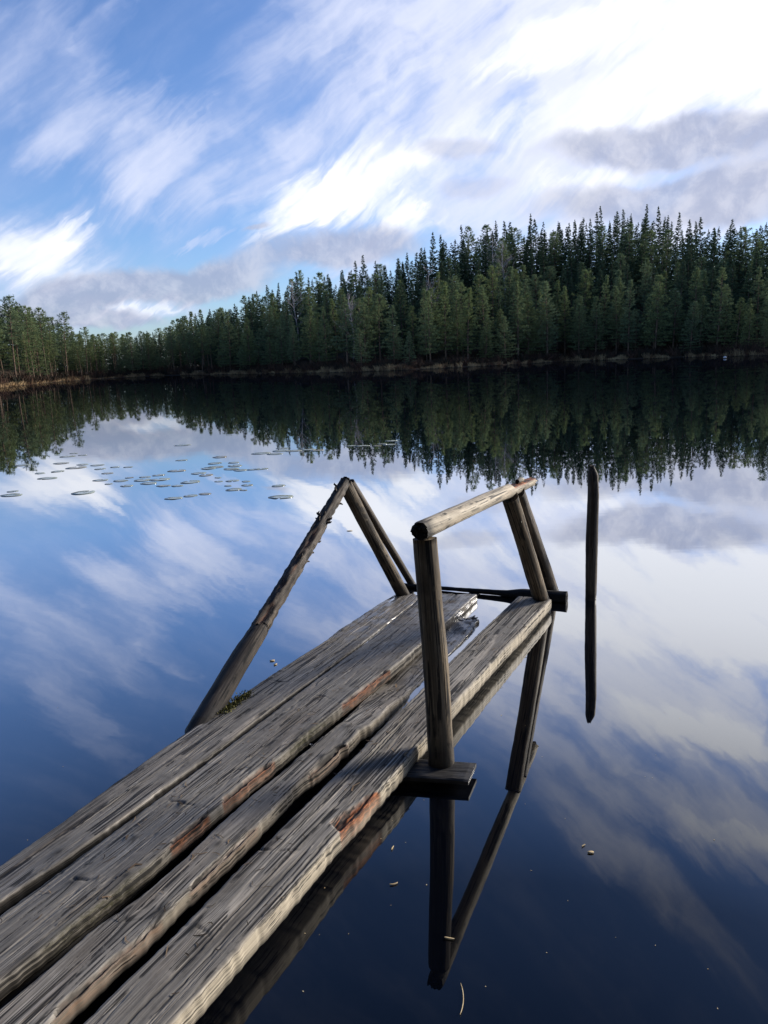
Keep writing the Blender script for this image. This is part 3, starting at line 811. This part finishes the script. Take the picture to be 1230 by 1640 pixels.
    ob = mesh_obj('plank', V, [F, cap], MAT_DECK, jetty, attrs={'grain': G, 'rot': ex(RO), 'dark': ex(DK), 'wet': ex(WT), 'moss': ex(MO), 'tan': ex(TN)})
    if label: ob['label'] = label
    return ob
def S_of(x, y, z=.08): return float(at(x, y, z) @ DIR)

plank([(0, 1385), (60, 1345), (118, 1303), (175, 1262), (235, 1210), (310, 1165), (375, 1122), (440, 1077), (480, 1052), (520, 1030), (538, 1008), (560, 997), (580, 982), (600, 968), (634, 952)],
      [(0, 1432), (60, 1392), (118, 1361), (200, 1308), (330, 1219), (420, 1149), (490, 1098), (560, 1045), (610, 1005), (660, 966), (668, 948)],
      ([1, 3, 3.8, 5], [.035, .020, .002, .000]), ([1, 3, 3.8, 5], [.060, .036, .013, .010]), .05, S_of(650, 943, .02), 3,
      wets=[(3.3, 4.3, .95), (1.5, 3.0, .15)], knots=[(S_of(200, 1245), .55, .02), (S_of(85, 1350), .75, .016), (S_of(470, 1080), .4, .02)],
      moss=[(2.6, 3.1, 'L', .8)], end_rag=.05, wob=.006, tanf=.0, sided=.85, label='leftmost plank, wet and sagging into the water')  # side faces coloured dark to stand for shade and dirt in the seam
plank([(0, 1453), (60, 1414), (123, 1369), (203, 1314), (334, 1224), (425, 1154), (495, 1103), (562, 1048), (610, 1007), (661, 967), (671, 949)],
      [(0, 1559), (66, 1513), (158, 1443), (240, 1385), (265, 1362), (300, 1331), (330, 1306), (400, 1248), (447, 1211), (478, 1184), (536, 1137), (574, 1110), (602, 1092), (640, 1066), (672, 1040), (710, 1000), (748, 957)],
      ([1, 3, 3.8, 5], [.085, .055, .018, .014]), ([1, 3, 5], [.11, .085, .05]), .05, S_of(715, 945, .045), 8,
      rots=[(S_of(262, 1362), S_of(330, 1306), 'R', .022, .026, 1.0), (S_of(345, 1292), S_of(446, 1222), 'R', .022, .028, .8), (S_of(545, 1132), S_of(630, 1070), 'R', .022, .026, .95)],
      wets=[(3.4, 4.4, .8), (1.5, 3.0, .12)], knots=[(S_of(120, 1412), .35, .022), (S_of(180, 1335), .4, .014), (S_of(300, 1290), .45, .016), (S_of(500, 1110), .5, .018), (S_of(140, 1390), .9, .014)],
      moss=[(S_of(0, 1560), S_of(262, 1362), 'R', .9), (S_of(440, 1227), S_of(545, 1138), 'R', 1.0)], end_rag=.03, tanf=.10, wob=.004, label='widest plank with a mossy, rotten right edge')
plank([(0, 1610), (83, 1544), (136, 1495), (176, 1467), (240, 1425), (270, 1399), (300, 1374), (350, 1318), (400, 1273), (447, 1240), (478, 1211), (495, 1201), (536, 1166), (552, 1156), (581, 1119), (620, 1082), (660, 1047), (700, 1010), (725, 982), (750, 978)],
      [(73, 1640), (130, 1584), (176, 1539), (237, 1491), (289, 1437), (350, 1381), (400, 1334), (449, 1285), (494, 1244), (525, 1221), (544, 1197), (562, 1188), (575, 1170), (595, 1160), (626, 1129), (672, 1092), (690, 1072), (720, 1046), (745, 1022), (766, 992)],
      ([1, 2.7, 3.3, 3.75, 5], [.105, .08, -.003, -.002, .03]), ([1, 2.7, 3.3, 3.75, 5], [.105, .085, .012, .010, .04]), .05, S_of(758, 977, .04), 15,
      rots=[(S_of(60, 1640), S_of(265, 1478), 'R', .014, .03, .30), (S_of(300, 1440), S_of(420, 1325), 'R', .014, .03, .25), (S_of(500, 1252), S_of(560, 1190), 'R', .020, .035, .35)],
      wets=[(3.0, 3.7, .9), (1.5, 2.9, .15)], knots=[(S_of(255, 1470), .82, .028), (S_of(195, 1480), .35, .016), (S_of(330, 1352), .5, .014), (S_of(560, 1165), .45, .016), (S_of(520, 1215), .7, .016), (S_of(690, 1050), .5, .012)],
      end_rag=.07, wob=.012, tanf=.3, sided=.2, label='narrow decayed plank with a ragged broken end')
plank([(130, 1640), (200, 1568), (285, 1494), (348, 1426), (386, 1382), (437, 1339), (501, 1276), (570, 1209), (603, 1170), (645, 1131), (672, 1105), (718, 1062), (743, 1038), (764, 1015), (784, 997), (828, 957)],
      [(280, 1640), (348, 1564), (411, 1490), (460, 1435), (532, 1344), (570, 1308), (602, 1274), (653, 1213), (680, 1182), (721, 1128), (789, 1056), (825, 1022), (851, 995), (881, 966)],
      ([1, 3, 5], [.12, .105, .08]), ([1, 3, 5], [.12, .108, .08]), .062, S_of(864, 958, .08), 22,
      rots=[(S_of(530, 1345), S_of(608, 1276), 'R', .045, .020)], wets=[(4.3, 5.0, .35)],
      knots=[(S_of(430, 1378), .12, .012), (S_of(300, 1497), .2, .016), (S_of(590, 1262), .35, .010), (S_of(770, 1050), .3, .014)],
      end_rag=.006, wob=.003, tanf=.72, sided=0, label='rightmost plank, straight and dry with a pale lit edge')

def log(name, pts, rad, mat, seed, parent, org, n=26, rough=.004, step=.02, tanf=0.0, darkends=(0, 0), cap=.01, flat=None, stubs=0, rotz=None, wet_below=None, label=None, ridge=.6, rag=(0, 0)):
    """natural round timber along a polyline, with grain ridges, dents and rough sawn/broken ends"""
    pts = np.array(pts, float); rad = np.array(rad, float)
    seg = np.linalg.norm(np.diff(pts, axis=0), axis=1); cum = np.concatenate([[0], np.cumsum(seg)])
    L = cum[-1]; S = np.linspace(0, L, max(8, int(L / step)))
    C = np.stack([np.interp(S, cum, pts[:, k]) for k in range(3)], 1); Rr = np.interp(S, cum, rad)
    wob = .16 * rad.mean()
    t0 = (pts[-1] - pts[0]) / np.linalg.norm(pts[-1] - pts[0])
    a = np.cross(t0, [0, 0, 1.0] if abs(t0[2]) < .8 else [0, 1.0, 0]); a /= np.linalg.norm(a); b = np.cross(t0, a)
    C = C + a * ((fbm(S * 1.6, seed, seed=seed) - .5) * wob)[:, None] + b * ((fbm(S * 1.6, seed + 5, seed=seed + 1) - .5) * wob)[:, None]
    th = np.linspace(0, 2 * math.pi, n, endpoint=False)
    SS, TT = np.meshgrid(S, th, indexing='ij')
    cx, sx = np.cos(TT), np.sin(TT)
    r = Rr[:, None] * (1 + (fbm(cx * 1.3 + 5, sx * 1.3 + 5, SS * 1.2, seed + 2, 3) - .5) * .28)
    r = r + (fbm(cx * 4 + 9, sx * 4 + 9, SS * 2.0, seed + 3, 3) - .5) * rough * 2 + (fbm(cx * 9, sx * 9, SS * 30, seed + 4, 2) - .5) * rough * ridge
    rotA = np.zeros_like(r); darkA = np.zeros_like(r); wetA = np.zeros_like(r)
    if flat is not None:                                    # broken away upper half
        s0, s1, ang, dep = flat
        for (q0, q1, ag, dp) in [flat]:
            d = np.cos(TT - ag); m = sstep(SS, q0, q0 + .05) * (1 - sstep(SS, q1, q1 + .03))
            lim = Rr[:, None] * (1 - dp * (.75 + .6 * fbm(SS * 12, TT * 3, seed=seed + 8)))
            k = m * (d > .05)
            r = np.where((k > .3) & (r * d > lim), lim / np.maximum(d, .2), r)
            rotA = np.where((k > .3) & (d > .35), 1.0, rotA)
    if rotz is not None:
        for (q0, q1, ag, wd) in rotz:
            k = sstep(SS, q0, q0 + .08) * (1 - sstep(SS, q1 - .08, q1)) * sstep(np.cos(TT - ag), math.cos(wd), math.cos(wd) + .25)
            k = k * sstep(fbm(SS * 10, TT * 4, seed=seed + 6), .42, .55)
            r = r - k * rough * 1.6; rotA = np.maximum(rotA, .5 * k)
    knot_n = fbm(cx * 2.5 + 3, sx * 2.5 + 3, SS * 5, seed + 7, 2)
    darkA = np.maximum(darkA, .8 * sstep(knot_n, .70, .78))
    darkA = np.maximum(darkA, darkends[0] * (1 - sstep(SS, 0, .12)) + darkends[1] * sstep(SS, L - .12, L))
    P = C[:, None, :] + r[..., None] * (a[None, None] * cx[..., None] + b[None, None] * sx[..., None])
    for e_, sg_ in ((0, 1), (1, -1)):
        if rag[e_]:
            dist = SS if e_ == 0 else L - SS
            P = P + t0[None, None] * (sg_ * rag[e_] * (1 - sstep(dist, 0, rag[e_] * 2.2)) * vnoise(TT * 3.2, 1.7, seed=seed + 71) ** 1.3)[..., None]
            P = C[:, None, :] + (P - C[:, None, :]) * (1 - .22 * (1 - sstep(dist, 0, .02)) * vnoise(TT * 5, 4.4, seed=seed + 72))[..., None]
    if wet_below is not None:
        k = 1 - sstep(P[..., 2] + .05 * (fbm(TT * 2, SS * 4, seed=seed + 9) - .5), wet_below * .5, wet_below)
        wetA = .25 * k; darkA = np.maximum(darkA, .75 * k)
    V = P.reshape(-1, 3); k_ = n
    i, j = np.meshgrid(np.arange(len(S) - 1), np.arange(n), indexing='ij')
    q = (i * n + j).ravel(); q2 = (i * n + (j + 1) % n).ravel()
    F = np.stack([q, q2, q2 + n, q + n], 1)
    G = np.stack([r * cx + seed, SS + seed * 5.1, r * sx], -1).reshape(-1, 3)
    Rt, Dk, Wt = rotA.ravel(), darkA.ravel(), wetA.ravel()
    tris = []
    rg = np.random.default_rng(seed)
    for endi, sg in ((0, -1), (len(S) - 1, 1)):            # end grain: rings sunk or raised
        ring0 = endi * n + np.arange(n); prev = ring0
        for f in (.8, .5, .2):
            pr = C[endi] + (P[endi] - C[endi]) * f + t0 * sg * (cap * rg.uniform(-.6, 1.0, n))[:, None]
            idx = len(V) + np.arange(n); V = np.concatenate([V, pr])
            G = np.concatenate([G, np.stack([pr[:, 0] * 3 + f, pr[:, 1] * .6 + seed, pr[:, 2] * 3], 1)])
            Rt = np.append(Rt, np.zeros(n)); Dk = np.append(Dk, np.full(n, darkends[0] if sg < 0 else darkends[1])); Wt = np.append(Wt, np.zeros(n))
            for m in range(n):
                A_, B_, C_, D_ = prev[m], prev[(m + 1) % n], idx[(m + 1) % n], idx[m]
                tris += [(A_, C_, B_), (A_, D_, C_)] if sg > 0 else [(A_, B_, C_), (A_, C_, D_)]
            prev = idx
        V = np.concatenate([V, V[prev].mean(0)[None]]); G = np.concatenate([G, G[prev].mean(0)[None]])
        Rt = np.append(Rt, 0); Dk = np.append(Dk, darkends[0] if sg < 0 else darkends[1]); Wt = np.append(Wt, 0)
        cidx = len(V) - 1
        tris += [(prev[m], cidx, prev[(m + 1) % n]) if sg > 0 else (prev[m], prev[(m + 1) % n], cidx) for m in range(n)]
    if stubs:
        quads = [F]
        for _ in range(stubs):
            s = rg.uniform(.42, .97) * L; ag = rg.uniform(0, 6.28); i0 = np.argmin(abs(S - s))
            d = a * math.cos(ag) + b * math.sin(ag)
            p = C[i0] + d * Rr[i0] * .7
            v, f = cone_tube([p, p + d * rg.uniform(.015, .035) + t0 * .01, p + d * rg.uniform(.022, .034) + t0 * rg.uniform(.008, .03)], [rg.uniform(.008, .013), .006, .003], 5)
            quads.append(f + len(V)); V = np.concatenate([V, v])
            G = np.concatenate([G, v * [1, 1, 1]]); z_ = np.zeros(len(v)); Rt = np.append(Rt, z_); Dk = np.append(Dk, z_ + .45); Wt = np.append(Wt, z_)
        F = np.concatenate(quads)
    ob = mesh_obj(name, V - org, [F, np.array(tris)], mat, parent, attrs={'grain': G, 'rot': Rt, 'dark': Dk, 'wet': Wt, 'moss': np.zeros(len(V)), 'tan': np.full(len(V), tanf)})
    if label: ob['label'] = label
    return ob

# front handrail post, through the side board down into the water
p_top = np.array([.157, 2.895, .955]); p_bot = np.array([.184, 2.83, .05])
log('handrail_post', [p_bot + (p_bot - p_top) * .7, p_bot, (p_top + p_bot) / 2 + [.004, 0, 0], p_top], [.054, .053, .050, .0465], MAT_POST, 11, jetty, JL, cap=.003, rough=.0022, wet_below=.18, label='thick upright front post of the handrail')
# split rail lying from the front post to the far trestle
ra, rb = at(677, 841, 1.0), at(853, 769, .875)
ra = np.array([.139, 2.86, .995])
dr = (rb - ra)
rail = log('handrail', [ra - dr * .012, ra + dr * .5, rb], [.037, .037, .034], MAT_RAIL, 17, jetty, JL, cap=.022, rough=.003, rag=(.012, .06), darkends=(1.0, 0), flat=(1.36, 9, -math.pi / 2, .5), label='pale split log rail, broken open and orange at the far end')
log('splinter', [ra + dr * .795 + [0, 0, .030], ra + dr * .83 + [0, 0, .034], ra + dr * .875 + [0, 0, .026]], [.013, .017, .008], MAT_RAIL, 19, rail, JL, cap=.006, rough=.006, darkends=(1, 0), n=12, step=.01)
# far right trestle legs
la, lb = ra + dr * .705 - [0, 0, .030], at(868, 962, .06)
log('handrail_leg', [lb + (lb - la) * .55, lb, la], [.050, .050, .046], MAT_POST, 23, jetty, JL, rough=.003, wet_below=.14)
la2 = ra + dr * .775 - [0, 0, .026] + [.02, .03, 0]; lb2 = at(884, 944, .03)
log('handrail_leg', [lb2 + (lb2 - la2) * .5, lb2, la2], [.042, .042, .040], MAT_BARK, 29, jetty, JL, rough=.003, wet_below=.10)
# far left trestle
ap = at(552, 775, .87)
lp = at(643, 948, .02)
log('handrail_leg', [lp + (lp - ap) * .45, lp, ap + [.0, .03, -.01]], [.046, .046, .043], MAT_POST, 31, jetty, JL, rough=.003, wet_below=.14)
lp2 = at(660, 936, .01)
log('handrail_leg', [lp2 + (lp2 - ap) * .4, lp2, ap + [.035, .10, -.005]], [.027, .027, .026], MAT_BARK, 37, jetty, JL, rough=.002, wet_below=.10)
# long leaning pole: thick below, bark stripped and splintered above
lb_ = at(326, 1158, .0)
d_ = ap - lb_
log('leaning_pole', [lb_ - d_ * .35, lb_, lb_ + d_ * .345], [.060, .056, .049], MAT_BARK, 41, jetty, JL, rough=.004, cap=.012, rag=(0, .10), darkends=(0, .3), wet_below=.10, label='thick mossy lower length of the leaning pole')
log('leaning_pole', [lb_ + d_ * .27, lb_ + d_ * .6, lb_ + d_ * 1.015], [.046, .041, .032], MAT_BARK, 43, jetty, JL, rough=.013, cap=.015, stubs=22, ridge=1.3, rotz=[(.05, .9, -1.2, .6)], label='splintered upper length of the leaning pole with snapped twigs')
# cross beam at the far end, floating level with the surface
bl, br = at(640, 937, .012), at(908, 957, .03)
db = br - bl
log('crossbeam', [bl, bl + db * .35, bl + db * .66, bl + db * .75, br], [.014, .013, .021, .038, .041], MAT_WET, 47, jetty, JL, rough=.005, cap=.004)
# stringer under the right plank and the short board the post stands on
def box_mesh(corners_top, thick, seed):
    """board from four top corners (ccw), subdivided and softened"""
    c = np.array(corners_top, float); n = 18
    uu, vv = np.meshgrid(np.linspace(0, 1, n), np.linspace(0, 1, n), indexing='ij')
    P = (c[0] * ((1 - uu) * (1 - vv))[..., None] + c[1] * (uu * (1 - vv))[..., None] + c[2] * (uu * vv)[..., None] + c[3] * ((1 - uu) * vv)[..., None])
    e = np.minimum(np.minimum(uu, 1 - uu), np.minimum(vv, 1 - vv)); top = P.copy()
    top[..., 2] += (fbm(uu * 6, vv * 22, seed=seed) - .5) * .006 - .004 * (e < .01)
    bot = P.copy(); bot[..., 2] -= thick
    V = np.concatenate([top.reshape(-1, 3), bot.reshape(-1, 3)])
    i, j = np.meshgrid(np.arange(n - 1), np.arange(n - 1), indexing='ij'); a = (i * n + j).ravel()
    F = [np.stack([a, a + n, a + n + 1, a + 1], 1), np.stack([a, a + 1, a + n + 1, a + n], 1) + n * n]
    ring = [(k, 0) for k in range(n)] + [(n - 1, k) for k in range(1, n)] + [(k, n - 1) for k in range(n - 2, -1, -1)] + [(0, k) for k in range(n - 2, 0, -1)]
    idx = np.array([p * n + q for p, q in ring]); nx = np.roll(idx, -1)
    F.append(np.stack([idx, idx + n * n, nx + n * n, nx], 1))
    return V, F
def board(name, corners, thick, seed, mat, wet=0.0, tanf=0.0):
    V, F = box_mesh(corners, thick, seed)
    ax = np.array(corners[1]) - np.array(corners[0]); ax = ax / np.linalg.norm(ax)
    G = np.stack([V @ np.cross(ax, [0, 0, 1]) + seed, V @ ax, V[:, 2]], 1)
    z = np.zeros(len(V))
    return mesh_obj(name, V - JL, F, mat, jetty, smooth=False, attrs={'grain': G, 'rot': z, 'dark': z, 'wet': z + wet, 'moss': z, 'tan': z + tanf})
fr, bk = at(750, 1250, .046), at(763, 1221, .046)
dl = at(655, 1243, .046) - fr
dl = dl / np.linalg.norm(dl)
board('support_board', [fr + dl * .36, fr, bk, bk + dl * .36], .020, 5, MAT_WET, .3)
def stringer(lat0, s0, s1, z, w, hgt, seed):
    c = [DIR * s0 + LAT * lat0, DIR * s1 + LAT * lat0, DIR * s1 + LAT * (lat0 - w), DIR * s0 + LAT * (lat0 - w)]
    board('stringer', [p + np.array([0, 0, z]) for p in c], hgt, seed, MAT_WET)
stringer(float(at(600, 1290, .06) @ LAT) - .06, -1.2, S_of(665, 1215), .045, .07, .12, 6)
stringer(float(at(330, 1320, .03) @ LAT), -1.2, 4.9, .012, .07, .12, 7)
for s_ in (S_of(560, 1135), S_of(640, 1130), S_of(500, 1260), S_of(250, 1480)):
    pass

# a nail, moss at the pole foot, litter
nl = at(497, 1197, .08)
v, f = cone_tube([nl - [0, 0, .04], nl + [.004, 0, .012], nl + [.004, 0, .013], nl + [.004, 0, .015]], [.0022, .0022, .006, .006], 8)
planks = [c for c in jetty.children if c.name.startswith('plank')]
mesh_obj('nail', v - JL, f, MAT_NAIL, planks[2])
def tufts(center_fn, n, h, w, name, mat, parent, org, seed):
    rg = np.random.default_rng(seed)
    B = np.array([center_fn(rg) for _ in range(n)])
    T = needles(B, rg.normal(0, .6, (n, 3)) + [0, 0, .8], h, w, rg)
    return mesh_obj(name, T.reshape(-1, 3) - org, np.arange(3 * n).reshape(-1, 3), mat, parent, smooth=False, attrs={'tone': np.repeat(rg.random(n), 3)})
m0, m1 = at(356, 1142, .025), at(398, 1112, .02)
def mossp(rg):
    k = rg.random(); p = m0 + (m1 - m0) * k
    return p + np.array([rg.normal(0, .018), rg.normal(0, .018), rg.uniform(-.01, .018) * (1 - k * .5)])
mo = tufts(mossp, 800, .013, .004, 'moss', MAT_MOSS, jetty, JL, 3)
mo['label'] = 'yellow green moss tuft at the foot of the leaning pole'

def litter():
    rg = np.random.default_rng(77)
    from mathutils.bvhtree import BVHTree
    V, tn = [], []
    n = 420
    for k in range(n):
        s = rg.uniform(1.2, 4.6); l = rg.uniform(-1.95, -1.15)
        p = DIR * s + LAT * l
        hit = None
        for pl, tree in zip(planks, trees_):
            h = tree.ray_cast(Vector(p - JL + [0, 0, 1]), Vector((0, 0, -1)))
            if h[0] is not None and h[1].z > .6: hit = h[0]; break
        if hit is None: continue
        base = np.array(hit) + JL + [0, 0, .0022]
        a = rg.uniform(0, 6.28); L = rg.uniform(.006, .022); w = rg.uniform(.0006, .0018)
        if rg.random() < .08: L *= 1.5; w = .004
        d = np.array([math.cos(a), math.sin(a), rg.normal(0, .1)]); q = np.array([-math.sin(a), math.cos(a), 0])
        bend = q * L * rg.normal(0, .3)
        V += [base - d * L - q * w, base - d * L + q * w, base + bend + q * w, base + bend - q * w + [0, 0, .001], base + d * L + q * w * .5, base + d * L - q * w * .5]
        tn += [rg.random() ** 1.5] * 6
    m = len(V) // 6
    F = np.concatenate([np.array([[0, 1, 2, 3]]) + 6 * np.arange(m)[:, None], np.array([[3, 2, 4, 5]]) + 6 * np.arange(m)[:, None]])
    o = mesh_obj('needle_litter', V, F, MAT_NEEDLE, smooth=False, attrs={'tone': tn})
    tag(o, 'fallen pine needles and bark crumbs on the deck', 'needles', kind='stuff')
from mathutils.bvhtree import BVHTree
trees_ = []
for pl in planks:
    me = pl.data
    co = np.empty(len(me.vertices) * 3, np.float32); me.vertices.foreach_get('co', co)
    trees_.append(BVHTree.FromPolygons([tuple(c) for c in co.reshape(-1, 3)], [tuple(p.vertices) for p in me.polygons]))
litter()

# ------------------------------------------------------------------ lone mooring post
mb, mt = at(949, 960, 0), np.array([1.366, 4.94, .885])
mp = empty('mooring_post', mb)
log('post', [mb - [.0, 0, .6], mb + [-.012, 0, .0], mb + (mt - mb) * .45 + [-.004, 0, 0], mb + (mt - mb) * .8 + [.006, 0, 0], mb + (mt - mb) * .955 + [.002, 0, 0], mt + [-.006, 0, .012]], [.036, .036, .041, .037, .033, .014], MAT_BARK, 53, mp, mb, rough=.004, wet_below=.08)
tag(mp, 'lone dark wooden post standing in the water right of the jetty', 'post')

# ------------------------------------------------------------------ water lilies and floating bits
def lily(x, y, wpx, label, group, k):
    rg = np.random.default_rng(900 + k)
    c = at(x, y, .002); dist = np.linalg.norm(c - [0, 0, H_EYE]); r = .78 * wpx / FOC * dist / 2
    n = 28; notch = rg.uniform(0, 6.28)
    th = notch + np.linspace(.16, 2 * math.pi - .16, n)
    rr = r * rg.uniform(.8, 1.12) * (1 + .08 * np.sin(th * 2 + rg.uniform(0, 6)) + .03 * np.sin(th * 5 + rg.uniform(0, 6)) + rg.normal(0, .012, n))
    rim = np.stack([rr * np.cos(th), rr * np.sin(th) * rg.uniform(.8, 1.0), 0.0015 + .003 * rg.random() * np.maximum(0, np.sin(th * 3 + k))], 1)
    mid = rim * [.55, .55, .3]; V = np.concatenate([[[0, 0, 0]], mid, rim])
    F3 = np.array([(0, 1 + q, 2 + q) for q in range(n - 1)]); F4 = np.array([(1 + q, 1 + n + q, 2 + n + q, 2 + q) for q in range(n - 1)])
    bt = V - [0, 0, .002]; m = len(V)
    rims = np.arange(1 + n, 1 + 2 * n)
    sk = np.array([(rims[q], rims[q] + m, rims[q + 1] + m, rims[q + 1]) for q in range(n - 1)])
    o = mesh_obj('lily_pad', np.concatenate([V, bt]), [F3, F3[:, ::-1] + m, F4, F4[:, ::-1] + m, sk], MAT_PAD)
    o.location = c
    tag(o, label, 'lily pad', group)
pads_uni = [(446, 778, 36, 'oval lily pad alone just left of the handrail peak'), (450, 796, 44, 'large lily pad nearest the handrail peak'),
            (133, 789, 42, 'large single lily pad on the bright cloud reflection left'), (18, 793, 40, 'lily pad at the left edge of the water, nearest the viewer'),
            (627, 706, 26, 'small pale lily pad farthest right on the dark reflection'), (292, 713, 30, 'small dark lily pad alone on the grey cloud reflection')]
grpA = [(98, 742, 36), (64, 758, 24), (92, 755, 24), (76, 766, 40), (122, 749, 36), (132, 744, 26), (156, 745, 28), (160, 751, 24), (172, 758, 26), (184, 748, 22), (205, 748, 20), (161, 769, 28), (174, 775, 20), (193, 770, 28), (203, 778, 28), (108, 731, 30), (118, 726, 18), (132, 729, 16), (20, 787, 20), (36, 745, 28), (207, 765, 16)]
grpB = [(232, 764, 26), (254, 761, 26), (228, 769, 36), (256, 768, 34), (238, 774, 36), (262, 778, 30), (284, 778, 24), (305, 772, 36), (283, 754, 38), (330, 761, 28), (334, 750, 34), (318, 758, 36), (344, 742, 28), (345, 748, 34), (374, 741, 22), (376, 746, 32), (370, 751, 36), (385, 753, 30), (405, 752, 24), (418, 751, 26), (352, 732, 30), (291, 737, 24), (349, 765, 16), (350, 771, 20), (372, 770, 30), (394, 771, 20), (396, 777, 28), (374, 784, 30), (390, 785, 16), (278, 798, 30), (305, 794, 30), (328, 791, 24), (365, 778, 14)]
grpC = [(450, 722, 34), (470, 722, 40), (493, 720, 34), (508, 721, 26), (418, 726, 40), (440, 727, 38), (452, 718, 24), (562, 714, 24), (580, 714, 28), (612, 711, 22), (624, 712, 26), (604, 714, 18)]
k = 0
for x, y, w, lab in pads_uni: lily(x, y, w, lab, None, k); k += 1
for lst, lab, grp in ((grpA, 'lily pad in the loose raft on the left water', 'lily pads in the left raft'),
                      (grpB, 'lily pad in the denser raft left of the handrail peak', 'lily pads in the middle raft'),
                      (grpC, 'pale lily pad in the thin line along the dark treetop reflection', 'lily pads along the dark reflection')):
    for x, y, w in lst: lily(x, y, w, lab, grp, k); k += 1

def floater(name, x, y, L, W, ang, label, cat, seed):
    rg = np.random.default_rng(seed); n = 9
    u = np.linspace(-1, 1, n); c = at(x, y, .003)
    wv = W * (1 - u ** 2) ** .6 + .0004; cv = .25 * L * .5 * u ** 2 * rg.uniform(-1, 1)
    up = np.stack([u * L / 2, cv + wv / 2, .0015 + .004 * (1 - np.abs(u)) * 0 + .001 * u ** 2], 1); dn = np.stack([u * L / 2, cv - wv / 2, .0015 + .001 * u ** 2], 1)
    V = np.concatenate([up, dn, up - [0, 0, .0025], dn - [0, 0, .0025]])
    F = []
    for q in range(n - 1):
        F += [(q, n + q, n + q + 1, q + 1), (2 * n + q, 2 * n + q + 1, 3 * n + q + 1, 3 * n + q), (q, q + 1, 2 * n + q + 1, 2 * n + q), (n + q, 3 * n + q, 3 * n + q + 1, n + q + 1)]
    o = mesh_obj(name, V, np.array(F), MAT_DRY); o.location = c; o.rotation_euler = (0, 0, ang)
    tag(o, label, cat)
floater('floating_leaf', 946, 1365, .022, .012, 0, 'small tan leaf floating on the dark water at right', 'leaf', 1)
floater('floating_twig', 934, 1354, .018, .003, .6, 'tiny pale sliver floating beside the tan leaf', 'twig', 2)
floater('floating_twig', 628, 1358, .022, .004, 1.2, 'pale sliver floating nearest under the side board', 'twig', 3)
floater('floating_twig', 631, 1416, .028, .004, .3, 'pale sliver floating lower beside the jetty shadow', 'twig', 4)
floater('grass_stalk', 742, 1600, .10, .0022, 1.45, 'long thin straw floating at the bottom of the view', 'straw', 5)
floater('floating_twig', 720, 1503, .03, .005, -.3, 'yellowish chip floating on the post reflection', 'twig', 6)
floater('floating_leaf', 436, 1058, .03, .018, .2, 'small pale leaf floating behind the leftmost plank', 'leaf', 7)
floater('floating_leaf', 441, 1064, .026, .014, .9, 'second pale leaf touching the one behind the leftmost plank', 'leaf', 8)
floater('floating_leaf', 560, 850, .06, .02, .1, 'thin brown leaf floating right of the handrail peak', 'leaf', 9)

def specks():
    rg = np.random.default_rng(5); V = []
    for _ in range(55):
        p = at(rg.uniform(20, 1220), 1000 + 620 * rg.random(), .0015)
        a = rg.uniform(0, 6.28); L = rg.uniform(.0014, .0036); W = L * rg.uniform(.3, .8)
        d, q = np.array([math.cos(a), math.sin(a), 0]) * L, np.array([-math.sin(a), math.cos(a), 0]) * W
        V += [p - d, p + q, p + d, p - q]
    o = mesh_obj('floating_specks', V, np.arange(len(V)).reshape(-1, 4)[:, ::-1], MAT_DRY, smooth=False)
    tag(o, 'tiny pale specks of seed and pollen floating on the water', 'specks', kind='stuff')
specks()

# pale stone at the far waterline
def stone(x, y, wpx, label):
    c = at(x, y, .12); r = wpx / FOC * np.linalg.norm(c) / 2
    rg = np.random.default_rng(4); n, mm = 14, 9
    V = []
    for i in range(mm):
        ph = math.pi * i / (mm - 1)
        for j in range(n):
            th = 2 * math.pi * j / n
            q = np.array([math.sin(ph) * math.cos(th), math.sin(ph) * math.sin(th), math.cos(ph) * .6])
            V.append(q * r * (1 + .35 * (fbm(q[0] * 1.6 + 5, q[1] * 1.6 + 5, q[2] * 1.6, 3) - .5)))
    F = [(i * n + j, (i + 1) * n + j, (i + 1) * n + (j + 1) % n, i * n + (j + 1) % n) for i in range(mm - 1) for j in range(n)]
    o = mesh_obj('boulder', np.array(V), np.array(F), MAT_STONE); o.location = c
    tag(o, label, 'stone')
stone(1161, 572, 4.5, 'small whitish boulder at the far right waterline')
